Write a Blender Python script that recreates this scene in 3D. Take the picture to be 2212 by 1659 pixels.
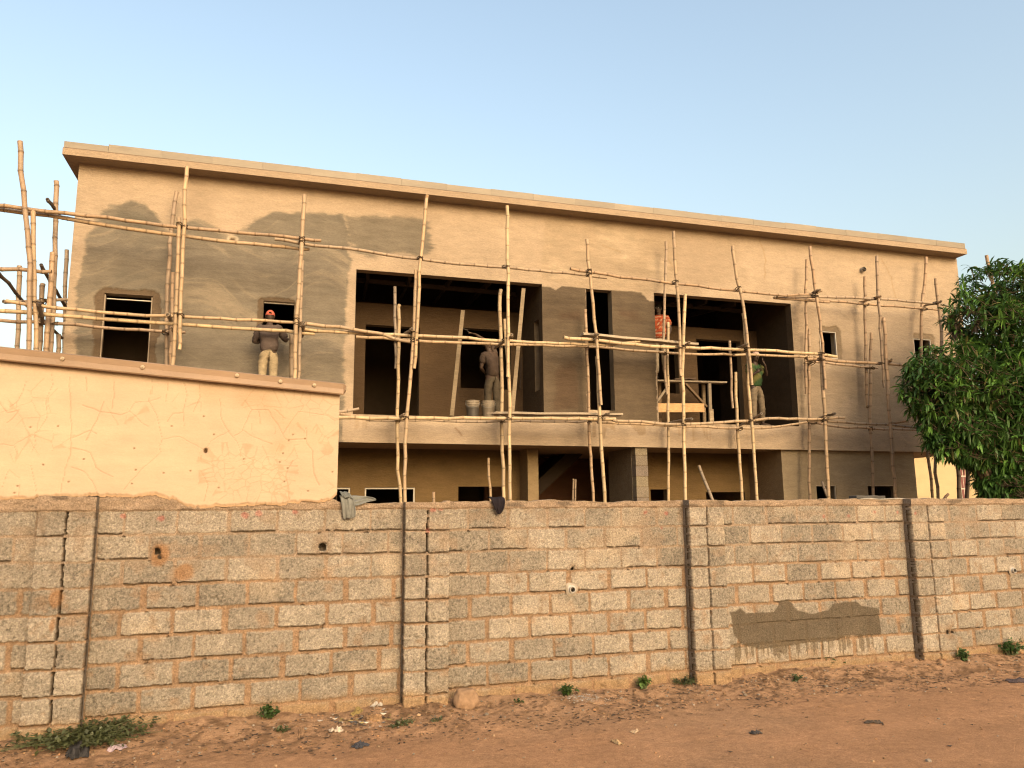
import bpy, bmesh, math, random
import numpy as np
from mathutils import Vector, Matrix, noise as mnoise
R = math.radians
for o in list(bpy.data.objects): bpy.data.objects.remove(o)
sc = bpy.context.scene
COL = sc.collection
random.seed(7)

# ------------------------------------------------------------------ camera
EYE = 2.05
PITCH, ROLL, FPX = R(9.39), R(-0.52), 1671.0          # focal length in pixels of a 2212-px-wide picture
cam_d = bpy.data.cameras.new('camera'); cam = bpy.data.objects.new('camera', cam_d); COL.objects.link(cam)
cam_d.sensor_width = 36; cam_d.lens = FPX / 2212 * 36
cam_d.clip_start = .1; cam_d.clip_end = 2000
cam.matrix_world = Matrix.Translation((0, 0, EYE)) @ Matrix.Rotation(R(90) + PITCH, 4, 'X') @ Matrix.Rotation(ROLL, 4, 'Z')
sc.camera = cam

# ------------------------------------------------------------------ light
SUN_EL, SUN_AZ = R(24), R(153)                         # azimuth from +Y towards +X: behind the camera, to its right
w = bpy.data.worlds.new('World'); sc.world = w; w.use_nodes = True
nt = w.node_tree; nt.nodes.clear()
sky = nt.nodes.new('ShaderNodeTexSky'); sky.sky_type = 'NISHITA'; sky.sun_disc = False
sky.sun_elevation = SUN_EL; sky.sun_rotation = SUN_AZ
sky.air_density = 1.6; sky.dust_density = 9.0; sky.ozone_density = 0.0; sky.altitude = 300
bg = nt.nodes.new('ShaderNodeBackground'); bg.inputs['Strength'].default_value = .15
wo = nt.nodes.new('ShaderNodeOutputWorld')
nt.links.new(sky.outputs[0], bg.inputs['Color']); nt.links.new(bg.outputs[0], wo.inputs['Surface'])
sl = bpy.data.lights.new('sun', 'SUN'); sl.energy = .6; sl.angle = R(30); sl.color = (1, .84, .68)
sun = bpy.data.objects.new('sun', sl); COL.objects.link(sun)
sdir = Vector((math.sin(SUN_AZ) * math.cos(SUN_EL), math.cos(SUN_AZ) * math.cos(SUN_EL), math.sin(SUN_EL)))
sun.rotation_euler = sdir.to_track_quat('Z', 'Y').to_euler()
sun.location = sdir * 40
sc.view_settings.view_transform = 'Standard'; sc.view_settings.look = 'None'
sc.view_settings.gamma = 1; sc.view_settings.exposure = 1.2

sc.cycles.filter_width = 1.15

# ------------------------------------------------------------------ frames: street wall and facade planes
WD, WA = 8.90, R(18.04)
FD, FA = 16.5, R(16.94)
class Frame:
    """vertical plane: s along it to the right, d in front of it towards the street, z up"""
    def __init__(self, D, a):
        self.o = Vector((0, D, 0)); self.e = Vector((math.cos(a), math.sin(a), 0)); self.n = Vector((math.sin(a), -math.cos(a), 0)); self.a = a
    def P(self, s, d, z): return self.o + self.e * s + self.n * d + Vector((0, 0, z))
    def hit(self, x, y, d=0.):
        r = ray(x, y); c = Vector((0, 0, EYE)); q = self.o + self.n * d
        t = (q - c).dot(self.n) / r.dot(self.n); p = c + r * t
        return (p - self.o).dot(self.e), p.z
    def at(self, x, y, d=0.):
        s, z = self.hit(x, y, d); return self.P(s, d, z)
MC = cam.matrix_world.to_3x3()
def ray(x, y): return MC @ Vector(((x - 1106) / FPX, -(y - 829.5) / FPX, -1))
W = Frame(WD, WA); F = Frame(FD, FA)
def G(x, y, z=0.):
    r = ray(x, y); t = (z - EYE) / r.z; return Vector((0, 0, EYE)) + r * t

# ------------------------------------------------------------------ numpy noise
def _h(ix, iy, seed):
    n = (ix.astype(np.int64) * 374761393 + iy.astype(np.int64) * 668265263 + seed * 974634777) & 0x7fffffff
    n = ((n ^ (n >> 13)) * 1274126177) & 0x7fffffff
    n = (n ^ (n >> 16)) & 0xffffff
    return n / float(0xffffff)
def vnoise(x, y, seed=0):
    ix, iy = np.floor(x), np.floor(y); fx, fy = x - ix, y - iy
    fx = fx * fx * (3 - 2 * fx); fy = fy * fy * (3 - 2 * fy)
    a, b = _h(ix, iy, seed), _h(ix + 1, iy, seed); c, d = _h(ix, iy + 1, seed), _h(ix + 1, iy + 1, seed)
    return (a + (b - a) * fx) * (1 - fy) + (c + (d - c) * fx) * fy
def fbm(x, y, seed=0, o=4, g=.5):
    t, a, n = 0., 1., 0.
    for i in range(o):
        t = t + a * vnoise(x * 2 ** i + i * 17.3, y * 2 ** i - i * 9.1, seed + i); n += a; a *= g
    return t / n * 2 - 1
def sstep(a, b, x):
    t = np.clip((x - a) / (b - a), 0, 1); return t * t * (3 - 2 * t)
def inpoly(X, Y, poly):
    r = np.zeros(X.shape, bool); n = len(poly)
    for i in range(n):
        x0, y0 = poly[i]; x1, y1 = poly[(i + 1) % n]
        if y0 == y1: continue
        c = ((Y < y0) != (Y < y1)) & (X < (x1 - x0) * (Y - y0) / (y1 - y0) + x0)
        r ^= c
    return r
def segdist(X, Y, a, b):
    ax, ay = a; bx, by = b; dx, dy = bx - ax, by - ay; L = dx * dx + dy * dy + 1e-12
    t = np.clip(((X - ax) * dx + (Y - ay) * dy) / L, 0, 1)
    return np.hypot(X - ax - t * dx, Y - ay - t * dy)
def mix(a, b, m): return a + (np.asarray(b) - a) * np.asarray(m)[..., None]
def lin(r, g, b):
    f = lambda c: c / 12.92 if c <= .04045 else ((c + .055) / 1.055) ** 2.4
    return (f(r / 255), f(g / 255), f(b / 255))

# ------------------------------------------------------------------ object helpers
def tag(o, label=None, cat=None, group=None, kind=None):
    if label: o['label'] = label
    if cat: o['category'] = cat
    if group: o['group'] = group
    if kind: o['kind'] = kind
    return o
def empty(name, M=None):
    o = bpy.data.objects.new(name, None); COL.objects.link(o); o.empty_display_size = .2
    if M is not None: o.matrix_world = M
    return o
def frame_matrix(fr, s=0., d=0., z=0.):
    m = Matrix((( fr.e.x, -fr.n.x, 0), (fr.e.y, -fr.n.y, 0), (0, 0, 1))).to_4x4()
    return Matrix.Translation(fr.P(s, d, z)) @ m        # local x = along, y = inwards, z = up
class MB:
    def __init__(self): self.v = []; self.f = []; self.c = []; self.cur = (.3, .3, .3)
    def add(self, vs, fs, col=None):
        b = len(self.v); self.v += [tuple(p) for p in vs]; self.f += [tuple(i + b for i in q) for q in fs]
        if col is None: col = self.cur
        self.c += (list(col) if isinstance(col, list) else [col] * len(vs))
    def box(self, x0, x1, y0, y1, z0, z1, col=None):
        vs = [(x, y, z) for z in (z0, z1) for y in (y0, y1) for x in (x0, x1)]
        self.add(vs, [(0, 2, 3, 1), (4, 5, 7, 6), (0, 1, 5, 4), (2, 6, 7, 3), (0, 4, 6, 2), (1, 3, 7, 5)], col)
    def beam(self, a, b, wd, th, up=(0, 0, 1), col=None, sub=1):
        a, b = Vector(a), Vector(b); t = (b - a).normalized(); u = Vector(up); x = t.cross(u)
        if x.length < 1e-4: x = t.cross(Vector((0, 1, 0)))
        x.normalize(); y = x.cross(t).normalized(); vs = []
        for p in (a, b): vs += [p + x * (i * wd / 2) + y * (j * th / 2) for i, j in ((-1, -1), (1, -1), (1, 1), (-1, 1))]
        self.add(vs, [(0, 1, 2, 3), (7, 6, 5, 4), (0, 4, 5, 1), (1, 5, 6, 2), (2, 6, 7, 3), (3, 7, 4, 0)], col)
    def tube(self, pts, rad, n=8, cols=None, caps=True):
        pts = [Vector(p) for p in pts]; N = len(pts)
        if not hasattr(rad, '__len__'): rad = [rad] * N
        t0 = (pts[1] - pts[0]).normalized(); x = t0.orthogonal().normalized(); vs = []; cl = []
        for i, p in enumerate(pts):
            t = (pts[min(i + 1, N - 1)] - pts[max(i - 1, 0)])
            if t.length > 1e-6:
                t.normalize(); x = (x - t * x.dot(t)).normalized(); y = t.cross(x)
            for k in range(n):
                a = 2 * math.pi * k / n; vs.append(p + (x * math.cos(a) + y * math.sin(a)) * rad[i]); cl.append(cols[i] if cols else self.cur)
        fs = [(i * n + k, i * n + (k + 1) % n, (i + 1) * n + (k + 1) % n, (i + 1) * n + k) for i in range(N - 1) for k in range(n)]
        if caps: fs += [tuple(range(n - 1, -1, -1)), tuple((N - 1) * n + k for k in range(n))]
        self.add(vs, fs, cl)
    def build(self, name, mat, parent=None, smooth=False, loc=None):
        me = bpy.data.meshes.new(name); vs = self.v
        if loc is not None: vs = [(p[0] - loc[0], p[1] - loc[1], p[2] - loc[2]) for p in vs]
        me.from_pydata(vs, [], self.f); setcol(me, self.c)
        return link(name, me, mat, parent, smooth, loc)
def setcol(me, cols):
    a = me.color_attributes.new('Col', 'FLOAT_COLOR', 'POINT')
    c = np.ones((len(me.vertices), 4), np.float32); c[:, :3] = np.asarray(cols, np.float32).reshape(-1, 3)
    a.data.foreach_set('color', c.ravel())
def link(name, me, mat, parent=None, smooth=False, loc=None):
    if smooth: me.polygons.foreach_set('use_smooth', [True] * len(me.polygons))
    me.materials.append(mat); o = bpy.data.objects.new(name, me); COL.objects.link(o)
    if loc is not None: o.location = loc
    if parent is not None: o.parent = parent
    return o
def gridmesh(name, X, Y, Z, col, mat, parent=None, keep=None, smooth=True, extra=None):
    """X, Y, Z arrays (rows, cols); keep masks cells; extra = MB whose faces join in"""
    nr, nc = X.shape
    v = np.stack([X, Y, Z], -1).reshape(-1, 3)
    i = np.arange(nr * nc).reshape(nr, nc)
    q = np.stack([i[:-1, :-1], i[:-1, 1:], i[1:, 1:], i[1:, :-1]], -1)
    q = q[keep] if keep is not None else q.reshape(-1, 4)
    c = np.asarray(col, np.float32).reshape(-1, 3)
    if extra is not None and extra.v:
        b = len(v); v = np.vstack([v, np.array(extra.v)]); c = np.vstack([c, np.array(extra.c)])
        q = np.vstack([q, np.array(extra.f) + b])
    used = np.zeros(len(v), bool); used[q.ravel()] = True
    remap = np.cumsum(used) - 1; v = v[used]; c = c[used]; q = remap[q]
    me = bpy.data.meshes.new(name)
    me.vertices.add(len(v)); me.vertices.foreach_set('co', v.astype(np.float32).ravel())
    me.loops.add(q.size); me.loops.foreach_set('vertex_index', q.astype(np.int32).ravel())
    me.polygons.add(len(q)); me.polygons.foreach_set('loop_start', np.arange(0, q.size, 4, dtype=np.int32))
    me.update(calc_edges=True); me.validate(); setcol(me, c)
    return link(name, me, mat, parent, smooth)

# ------------------------------------------------------------------ materials
def material(name, rough=.9, spec=.2, layers=((40, .25), (9, .15)), bump=((90, .5, .01),), metallic=0., tint=.70, stretch=(1, 1, 1), trans=0.):
    """base colour = painted 'Col' attribute times procedural noise; bump from noise"""
    m = bpy.data.materials.new(name); m.use_nodes = True; t = m.node_tree; N, L = t.nodes, t.links
    p = N['Principled BSDF']; p.inputs['Roughness'].default_value = rough; p.inputs['Metallic'].default_value = metallic
    p.inputs['Specular IOR Level'].default_value = spec
    a = N.new('ShaderNodeAttribute'); a.attribute_name = 'Col'; cur = a.outputs['Color']
    tc = N.new('ShaderNodeTexCoord'); mp = N.new('ShaderNodeMapping'); mp.inputs['Scale'].default_value = stretch
    L.new(tc.outputs['Object'], mp.inputs['Vector']); vec = mp.outputs['Vector']
    for li, (sc_, amt) in enumerate(layers):
        if li: tint = 1.
        n = N.new('ShaderNodeTexNoise'); n.inputs['Scale'].default_value = sc_; n.inputs['Detail'].default_value = 5; n.inputs['Roughness'].default_value = .65
        L.new(vec, n.inputs['Vector'])
        r = N.new('ShaderNodeMapRange'); r.inputs['From Min'].default_value = .3; r.inputs['From Max'].default_value = .7
        r.inputs['To Min'].default_value = (1 - amt) * tint; r.inputs['To Max'].default_value = (1 + amt) * tint
        L.new(n.outputs['Fac'], r.inputs['Value'])
        x = N.new('ShaderNodeVectorMath'); x.operation = 'SCALE'; L.new(cur, x.inputs[0]); L.new(r.outputs['Result'], x.inputs['Scale']); cur = x.outputs['Vector']
    L.new(cur, p.inputs['Base Color'])
    prev = None
    for sc_, st, di in bump:
        n = N.new('ShaderNodeTexNoise'); n.inputs['Scale'].default_value = sc_; n.inputs['Detail'].default_value = 6; n.inputs['Roughness'].default_value = .7
        L.new(vec, n.inputs['Vector'])
        b = N.new('ShaderNodeBump'); b.inputs['Strength'].default_value = st; b.inputs['Distance'].default_value = di
        L.new(n.outputs['Fac'], b.inputs['Height'])
        if prev: L.new(prev, b.inputs['Normal'])
        prev = b.outputs['Normal']
    if prev: L.new(prev, p.inputs['Normal'])
    if trans:
        tr = N.new('ShaderNodeBsdfTranslucent'); L.new(cur, tr.inputs['Color']); ms = N.new('ShaderNodeMixShader'); ms.inputs[0].default_value = trans
        L.new(p.outputs[0], ms.inputs[1]); L.new(tr.outputs[0], ms.inputs[2]); L.new(ms.outputs[0], N['Material Output'].inputs['Surface'])
    return m
M = {
 'plaster': material('plaster', .92, .12, ((7, .10), (40, .11), (120, .06)), ((14, .5, .03), (90, .4, .006)), stretch=(.45, 1, 1.3)),
 'cream': material('cream_plaster', .9, .12, ((3, .06), (70, .05)), ((9, .3, .015), (140, .2, .003)), stretch=(.6, 1, 1)),
 'block': material('concrete_block', .95, .1, ((170, .42), (60, .34), (6, .10)), ((160, .9, .014), (50, .8, .02))),
 'dirt': material('dirt', .97, .05, ((2.0, .12), (14, .16), (70, .24), (200, .2)), ((30, .6, .03), (120, .8, .015))),
 'bamboo': material('bamboo', .55, .3, ((18, .16), (70, .10)), ((60, .2, .003),), stretch=(1, 1, .35)),
 'wood': material('rough_wood', .85, .15, ((25, .2), (110, .15)), ((70, .4, .004),), stretch=(.3, 1, 1)),
 'metal': material('painted_metal', .55, .35, ((2.2, .16), (26, .05)), ((4, .25, .02),), stretch=(.5, 1, 2)),
 'cloth': material('cloth', .95, .08, ((26, .16), (160, .1)), ((30, .35, .012), (220, .3, .002))),
 'skin': material('skin', .6, .3, ((40, .08),), ()),
 'leaf': material('leaf', .5, .35, ((12, .22),), (), trans=.22),
 'bark': material('bark', .95, .1, ((20, .25),), ((30, .6, .02),), stretch=(1, 1, .3)),
 'plastic': material('plastic', .5, .35, ((14, .16), (60, .08)), ()),
 'stone': material('stone', .92, .12, ((8, .16), (50, .14)), ((12, .5, .03), (90, .5, .006))),
 'dark': material('dark_room', 1, 0, ((5, .1),), ()),
 'pvc': material('white_frame', .5, .3, ((20, .06),), ()),
}
# ------------------------------------------------------------------ ground
def ground_h(X, Y):
    d = (X - 0) * math.sin(WA) - (Y - WD) * math.cos(WA)          # distance in front of the street wall
    h = .03 * np.exp(-np.clip(d, 0, 9) ** 2 / .5) * (d > -.3) + .02 * np.exp(-np.clip(d, 0, 9) ** 2 / .06)
    near = np.exp(-np.clip(d - .2, 0, 9) ** 2 / 1.2) * (d > -.5)
    h = h + near * (.035 * fbm(X * 3, Y * 3, 5) + .02 * fbm(X * 11, Y * 11, 9)) + .018 * fbm(X * .8, Y * .8, 3)
    s_ = X * math.cos(WA) + (Y - WD) * math.sin(WA); h = h + np.clip(.02 + .07 * fbm(s_ * 1.1, d * .3, 81) + .03 * fbm(s_ * 4, d, 82), 0, .1) * np.exp(-np.clip(d, 0, 9) ** 2 / .09) * (d > -.3)
    cl = fbm(X * 16, Y * 16, 21, 3); h = h + (near * 1.0 + .05) * .03 * np.clip(cl - .12, 0, 1)
    h = h + .006 * fbm(X * 6, Y * 6, 33)
    return h * (Y > 0) * (d > -.25)
def gz(x, y): return float(ground_h(np.array([x]), np.array([y]))[0])
def build_ground():
    xs = np.concatenate([[-600, -200, -80, -40, -20, -12], np.arange(-9, 11.01, .035), [13, 20, 40, 80, 200, 600]])
    ys = np.concatenate([[-600, -100, -20, 0, 2], np.arange(4.2, 12.6, .035), [14, 18, 25, 40, 80, 200, 900]])
    X, Y = np.meshgrid(xs, ys); d = X * math.sin(WA) - (Y - WD) * math.cos(WA); s = X * math.cos(WA) + (Y - WD) * math.sin(WA)
    Z = ground_h(X, Y)
    red, tan, dark = np.array([.53, .30, .17]), np.array([.48, .31, .195]), np.array([.16, .095, .055])
    c = np.broadcast_to(red, X.shape + (3,)).copy()
    c = mix(c, tan, .75 * np.exp(-np.clip(d, 0, 9) ** 2 / 1.0) + 0 * X)
    c = mix(c, tan * 1.0, .45 * sstep(.0, .6, fbm(X * .5 + 3, Y * .5, 12)))
    tr = fbm(s * .25, d * 3.2, 44, 4)                                   # wheel-smoothed streaks along the road
    c = mix(c, red * 1.16, .5 * sstep(.0, .5, tr) * sstep(.9, 1.6, d))
    c = mix(c, red * .80, .4 * sstep(.1, .6, -tr) * sstep(.9, 1.6, d))
    deb = sstep(.02, .42, fbm(X * 15, Y * 15, 61) + .25 * fbm(X * 2.5, Y * 2.5, 62)) * np.exp(-np.clip(d - .25, 0, 9) ** 2 / .6)
    c = mix(c, dark, .75 * deb)
    speck = sstep(.45, .62, fbm(X * 9, Y * 9, 71, 3)); c = mix(c, dark * 1.2, .5 * speck * np.exp(-np.clip(d, 0, 9) ** 2 / 3))
    o = gridmesh('ground', X, Y, Z, c, M['dirt']); tag(o, 'reddish bare earth of the roadside and the yard', 'ground', kind='structure')
build_ground()

# ------------------------------------------------------------------ street wall of concrete blocks
WTOP, Z0, CH = 2.17, 2.10, .24
def wall_top(s): return WTOP + .06 * sstep(-1.93, -2.06, s) + .018 * fbm(s * 1.7, s * 0 + 2, 8) + .014 * fbm(s * 9, s * 0, 18)
GREY = np.array([.325, .282, .23]); MORT_O = np.array([.325, .215, .137]); MORT_G = np.array([.335, .248, .178])
YEL = np.array([.40, .275, .145])
holes = [(*W.hit(340, 1192), .035), (*W.hit(344, 1204), .026), (*W.hit(697, 1182), .045), (*W.hit(1237, 1229), .028), (*W.hit(2042, 1359), .05), (*W.hit(2030, 1363), .035)]
wet_poly = [W.hit(*p) for p in [(1577, 1322), (1590, 1320), (1600, 1312), (1612, 1324), (1672, 1322), (1685, 1300), (1705, 1296), (1722, 1318), (1755, 1326), (1790, 1318), (1802, 1302), (1850, 1300), (1862, 1308), (1890, 1312), (1898, 1316), (1903, 1368), (1880, 1372), (1830, 1372), (1800, 1385), (1745, 1388), (1700, 1395), (1640, 1402), (1600, 1390), (1585, 1370)]]
reds = [W.hit(*p) for p in [(265, 1114), (348, 1120), (560, 1108), (640, 1106), (530, 1112), (930, 1102), (945, 1098), (920, 1146), (1395, 1107), (1430, 1140), (1440, 1108), (1833, 1114), (1835, 1135), (1890, 1106), (1940, 1106), (1960, 1108), (1780, 1115)]]
def block_field(S, Z, bounds, seed, pil=False):
    """blocks in courses -> relief (m) and colour"""
    n1 = fbm(S * 9, Z * 9, seed); n2 = fbm(S * 60, Z * 60, seed + 3, 3); n3 = fbm(S * 24, Z * 24, seed + 5, 3)
    Sw = S + .005 * n1 + .008 * n3; Zw = Z + .005 * fbm(S * 8 + 40, Z * 8, seed + 1) + .010 * fbm(S * 1.2, Z * .5, seed + 13) + .007 * n3
    kk = np.floor((Z0 - Zw) / CH).astype(int); zc = (Z0 - Zw) - kk * CH                    # depth below the course's top
    de = np.full(S.shape, -1.); tone = np.zeros(S.shape); bid = np.zeros(S.shape); dn = np.zeros(S.shape)
    for k in range(-1, 11):
        m = kk == k
        if not m.any(): continue
        st, en = bounds(k); x = Sw[m]; i = np.clip(np.searchsorted(st, x) - 1, 0, len(st) - 1)
        dh = np.minimum(x - st[i], en[i] - x)
        hm = (.0145 if k > 2 else .012) if not pil else .008
        bt = zc[m] - hm; bb = CH - hm - zc[m]; dv = np.minimum(bt, bb)
        r = .022; q = np.where((dh < r) & (dv < r), r - np.hypot(r - np.minimum(dh, r), r - np.minimum(dv, r)), np.minimum(dh, dv))
        if k < 0: q = q * 0 - .1
        de[m] = q; tone[m] = _h(i + 7 * k, i * 0 + k, seed + 50); bid[m] = i + 31 * k; dn[m] = bb - dh
    mask = sstep(-.003, .007, de + .007 * n2)
    row = (Z0 - Z) / CH
    upper = sstep(3.25, 2.6, row + .5 * n1)
    mort = mix(np.broadcast_to(MORT_O, S.shape + (3,)), MORT_G, upper)
    mort = mort * (1 + .28 * n1 + .18 * n3)[..., None]
    t = (.80 + .42 * tone + .16 * fbm(S * 5, Z * 5, seed + 9) + .46 * n2)
    blk = GREY * t[..., None]
    blk = mix(blk, GREY * 1.5 * np.array([1.08, 1, .9]), .5 * sstep(.1, .6, fbm(S * 2.2, Z * 2.2, seed + 20)))
    pit = sstep(.38, .58, fbm(S * 34, Z * 34, seed + 41, 3)); blk = blk * (1 - .32 * pit)[..., None]
    smear = sstep(.12, .42, fbm(S * 6, Z * 7, seed + 30) + .16 * upper - .13) * .55                       # mortar dragged over faces
    blk = mix(blk, mort * .98, smear)
    base = sstep(7.6, 8.3, row + .3 * n1); blk = mix(blk, YEL * (.9 + .3 * n3[..., None]), .75 * base)
    blk = mix(blk, np.array([.17, .135, .10]), .35 * sstep(.8, -.1, row) * sstep(-.2, .4, fbm(S * 3, Z * 3, seed + 60)))     # weathered top course
    if pil: mort = mix(mort, np.array([.17, .11, .07]), .0 * S)
    c = mix(mort, blk, mask)
    dirt = sstep(8.9, 7.4, row); c = mix(c, np.array([.36, .205, .11]), (1 - dirt) * .55 * sstep(-.5, .5, n1 + .6))
    recess = .013 - .008 * upper
    h = -recess * (1 - mask) + .003 * n1 + .0035 * n2 + .006 * n3 * (1 - mask) + mask * (.004 * (tone - .5) - .003 * smear)
    crack = (np.abs(de) < .0075) & (dn < 0) & (_h(bid.astype(int), bid.astype(int) + 3, seed + 77) > .58) & (n1 > -.35)
    h = np.where(crack, -.05, h)
    if pil:
        gap = (de < .001) & (zc > .016) & (zc < CH - .016) & (Z < Z0 - .02) & (fbm(S * 3, Z * 5, seed + 31) > -.45); h = np.where(gap, -.09, h); c = np.where(gap[..., None], np.array([.06, .04, .025]), c)
    chip = sstep(.52, .70, fbm(S * 13, Z * 13, seed + 90, 3)); h = h - .012 * chip - .005 * pit * mask
    return h, c, mask, row
def wall_marks(S, Z, h, c):
    for hs, hz, r in holes:
        a = np.hypot(S - hs, (Z - hz) * .9) + .010 * fbm(S * 30, Z * 30, 4); m = sstep(r + .004, r - .006, a)
        h = h - .02 * m
        c = mix(c, MORT_O * .8, .6 * sstep(r * 3.2, r, a) * (1 - m))
    x, z = S + .012 * fbm(S * 8, Z * 8, 91), Z + .012 * fbm(S * 8, Z * 8, 92)
    wet = np.mean([inpoly(x + dx, z + dz, wet_poly) for dx, dz in ((0, 0), (.006, .004), (-.006, -.004))], 0)
    top = np.interp(S, sorted(p[0] for p in wet_poly), [wet_poly[0][1]] * len(wet_poly))
    s0, s1 = min(p[0] for p in wet_poly), max(p[0] for p in wet_poly); zb = np.interp(S, [s0, s1], [W.hit(1585, 1395)[1], W.hit(1895, 1372)[1]])
    streak = vnoise(S * 46, S * 0 + 3, 15) * .55 + vnoise(S * 110, S * 0 + 8, 16) * .3 + .25 * vnoise(S * 7, S * 0, 17)
    ln = .02 + .36 * np.clip(streak - .28, 0, 1) ** 1.1
    drip = ((Z < zb + .03) & (Z > zb - ln) & (S > s0 + .03) & (S < s1 - .12)) * sstep(.45, .6, streak + .12 * fbm(S * 80, Z * 6, 5))
    c = mix(c, np.array([.125, .099, .07]) * (1 + .10 * fbm(S * 6, Z * 6, 19)[..., None]), .94 * wet)
    c = mix(c, np.array([.15, .112, .072]), .75 * drip)
    h = h * (1 - .6 * wet) + .004 * wet
    for i, (rs, rz) in enumerate(reds):
        a = np.hypot((S - rs) * .9, Z - rz) + .03 * fbm(S * 14 + i, Z * 14, 66); c = mix(c, np.array([.42, .10, .08]), .5 * sstep(.03, .012, a))
    for (ps, pz, rr, st) in stains:
        a = np.hypot(S - ps, (Z - pz) / st) + .04 * fbm(S * 7, Z * 7, 67); c = mix(c, np.array([.34, .185, .09]), .75 * sstep(rr, rr * .6, a))
    return h, c
stains = [(*W.hit(128, 1288), .07, 1.6), (*W.hit(120, 1350), .05, 2.2), (*W.hit(345, 1195), .11, 1.2), (*W.hit(400, 1235), .12, .8), (*W.hit(1245, 1272), .05, 1)]
def runs(s0, s1, seed):
    def b(k):
        rr = random.Random(seed * 131 + k); x = s0 - (.0 if k % 2 else .235) + rr.uniform(-.03, .03); st, en = [], []
        if s0 < -6: x = -7.5 + (.235 if k % 2 else 0) + rr.uniform(-.04, .04)
        while x < s1 + .1:
            L = .45 + rr.uniform(-.015, .012); j = rr.choice([.026, .032, .038, .045, .058] if k > 2 else [.016, .022, .028, .036])
            a, e = x, x + L
            st.append(max(a, s0 + .004) if a < s0 else a); en.append(min(e, s1 - .008)); x = e + j
        return np.array(st), np.array(en)
    return b
wall = empty('boundary_wall', frame_matrix(W))
tag(wall, 'rough grey concrete block wall with orange mortar along the dirt road', 'block wall')
DS = .0088
pil = [(W.hit(192, 1300, .14)[0] - .49, W.hit(192, 1300, .14)[0]), (W.hit(873, 1300, .14)[0], W.hit(971, 1300, .14)[0]), (W.hit(1497, 1300, .14)[0], W.hit(1574, 1300, .14)[0]), (W.hit(1986, 1300, .14)[0], W.hit(2058, 1300, .14)[0])]
def heightwall(name, s0, s1, base, bounds, seed, isp=False, parent=None):
    ns = max(int((s1 - s0) / DS), 8); nz = 265; ss = np.linspace(s0, s1, ns); t = np.linspace(0, 1, nz)
    S, T = np.meshgrid(ss, t); zt = wall_top(S); Z = -.12 + T * (zt + .12)
    h, c, mask, row = block_field(S, Z, bounds, seed, isp); h, c = wall_marks(S, Z, h, c)
    cop = sstep(Z0 - .012, Z0 + .004, Z + .012 * fbm(S * 7, Z * 0, seed + 3))
    cc = MORT_G * 1.06 * (1 + .22 * fbm(S * 10, Z * 16, 5) + .1 * fbm(S * 40, Z * 40, 6))[..., None]
    cc = mix(cc, np.array([.13, .10, .075]), .7 * sstep(.25, .5, fbm(S * 3.1, Z * 14, 14)))
    c = mix(c, cc, cop); h = h * (1 - cop) + cop * (.012 + .012 * fbm(S * 9, Z * 22, 7))
    Y = -(base + h)
    # wrap: the top runs back over the wall, the sides back to the panel
    back = .17 if not isp else base + .0
    tr = []
    for q in (.25, .5, .75, 1.):
        tr.append((ss, Y[-1] + q * back + .0 * ss, Z[-1] + .010 * fbm(ss * 6, ss * 0 + q * 3, 9)))
    X_ = np.vstack([S] + [a[0][None] for a in tr]); Y_ = np.vstack([Y] + [a[1][None] for a in tr]); Z_ = np.vstack([Z] + [a[2][None] for a in tr])
    C_ = np.concatenate([c] + [(cc[-1] * 1.0)[None] for _ in tr], 0)
    if not isp:
        X_ = np.vstack([X_, ss[None]]); Y_ = np.vstack([Y_, (Y[-1] + back)[None]]); Z_ = np.vstack([Z_, (0 * ss - .12)[None]]); C_ = np.concatenate([C_, c[:1] * 0 + .25], 0)
    ex = MB(); kp = np.ones((X_.shape[0] - 1, X_.shape[1] - 1), bool)
    for hs, hz, r in holes:
        a = np.hypot(S - hs, (Z - hz) * .9) + .010 * fbm(S * 30, Z * 30, 4); q = a < r - .004; kp[:nz - 1] &= ~(q[:-1, :-1] & q[1:, 1:])
    if isp:
        for side in (0, -1):
            p = np.linspace(0, 1, 8); X2 = np.tile(S[:, side][:, None], (1, 8)); Y2 = Y[:, side][:, None] * (1 - p) + .01 * p; Z2 = np.tile(Z[:, side][:, None], (1, 8))
            jn = sstep(.02, .008, np.abs(((Z0 - Z2) / CH + .5) % 1 - .5) * CH); cs = np.array([.30, .25, .20]) * (1 + .3 * fbm(Z2 * 14, Y2 * 14, seed) + .25 * fbm(Z2 * 50, Y2 * 50, seed + 2))[..., None]; cs = mix(cs, np.array([.24, .16, .10]), .7 * jn)
            b = len(ex.v); ex.v += [tuple(v) for v in np.stack([X2, Y2, Z2], -1).reshape(-1, 3)]; ex.c += [tuple(v) for v in cs.reshape(-1, 3)]
            for i in range(nz - 1):
                for j in range(7):
                    q = (b + i * 8 + j, b + i * 8 + j + 1, b + (i + 1) * 8 + j + 1, b + (i + 1) * 8 + j); ex.f.append(q if side == 0 else q[::-1])
    return gridmesh(name, X_, Y_, Z_, C_, M['block'], parent, extra=ex, keep=kp)
edges = [-7.6] + [e for p in pil for e in p] + [11.5]
for i in range(0, len(edges), 2):
    heightwall('wall_panel', edges[i] - .01, edges[i + 1] + .01, 0., runs(edges[i], edges[i + 1], 3 + i), 3 + i, parent=wall)
for i, (a, b) in enumerate(pil):
    def bd(k, a=a, b=b, i=i):
        mid = (a + b) / 2 + .004 * math.sin(k * 3 + i); g = .008
        return np.array([a + .002, mid + g]), np.array([mid - g, b - .002])
    heightwall('pilaster', a, b, .14, bd, 40 + i, True, wall)
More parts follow.
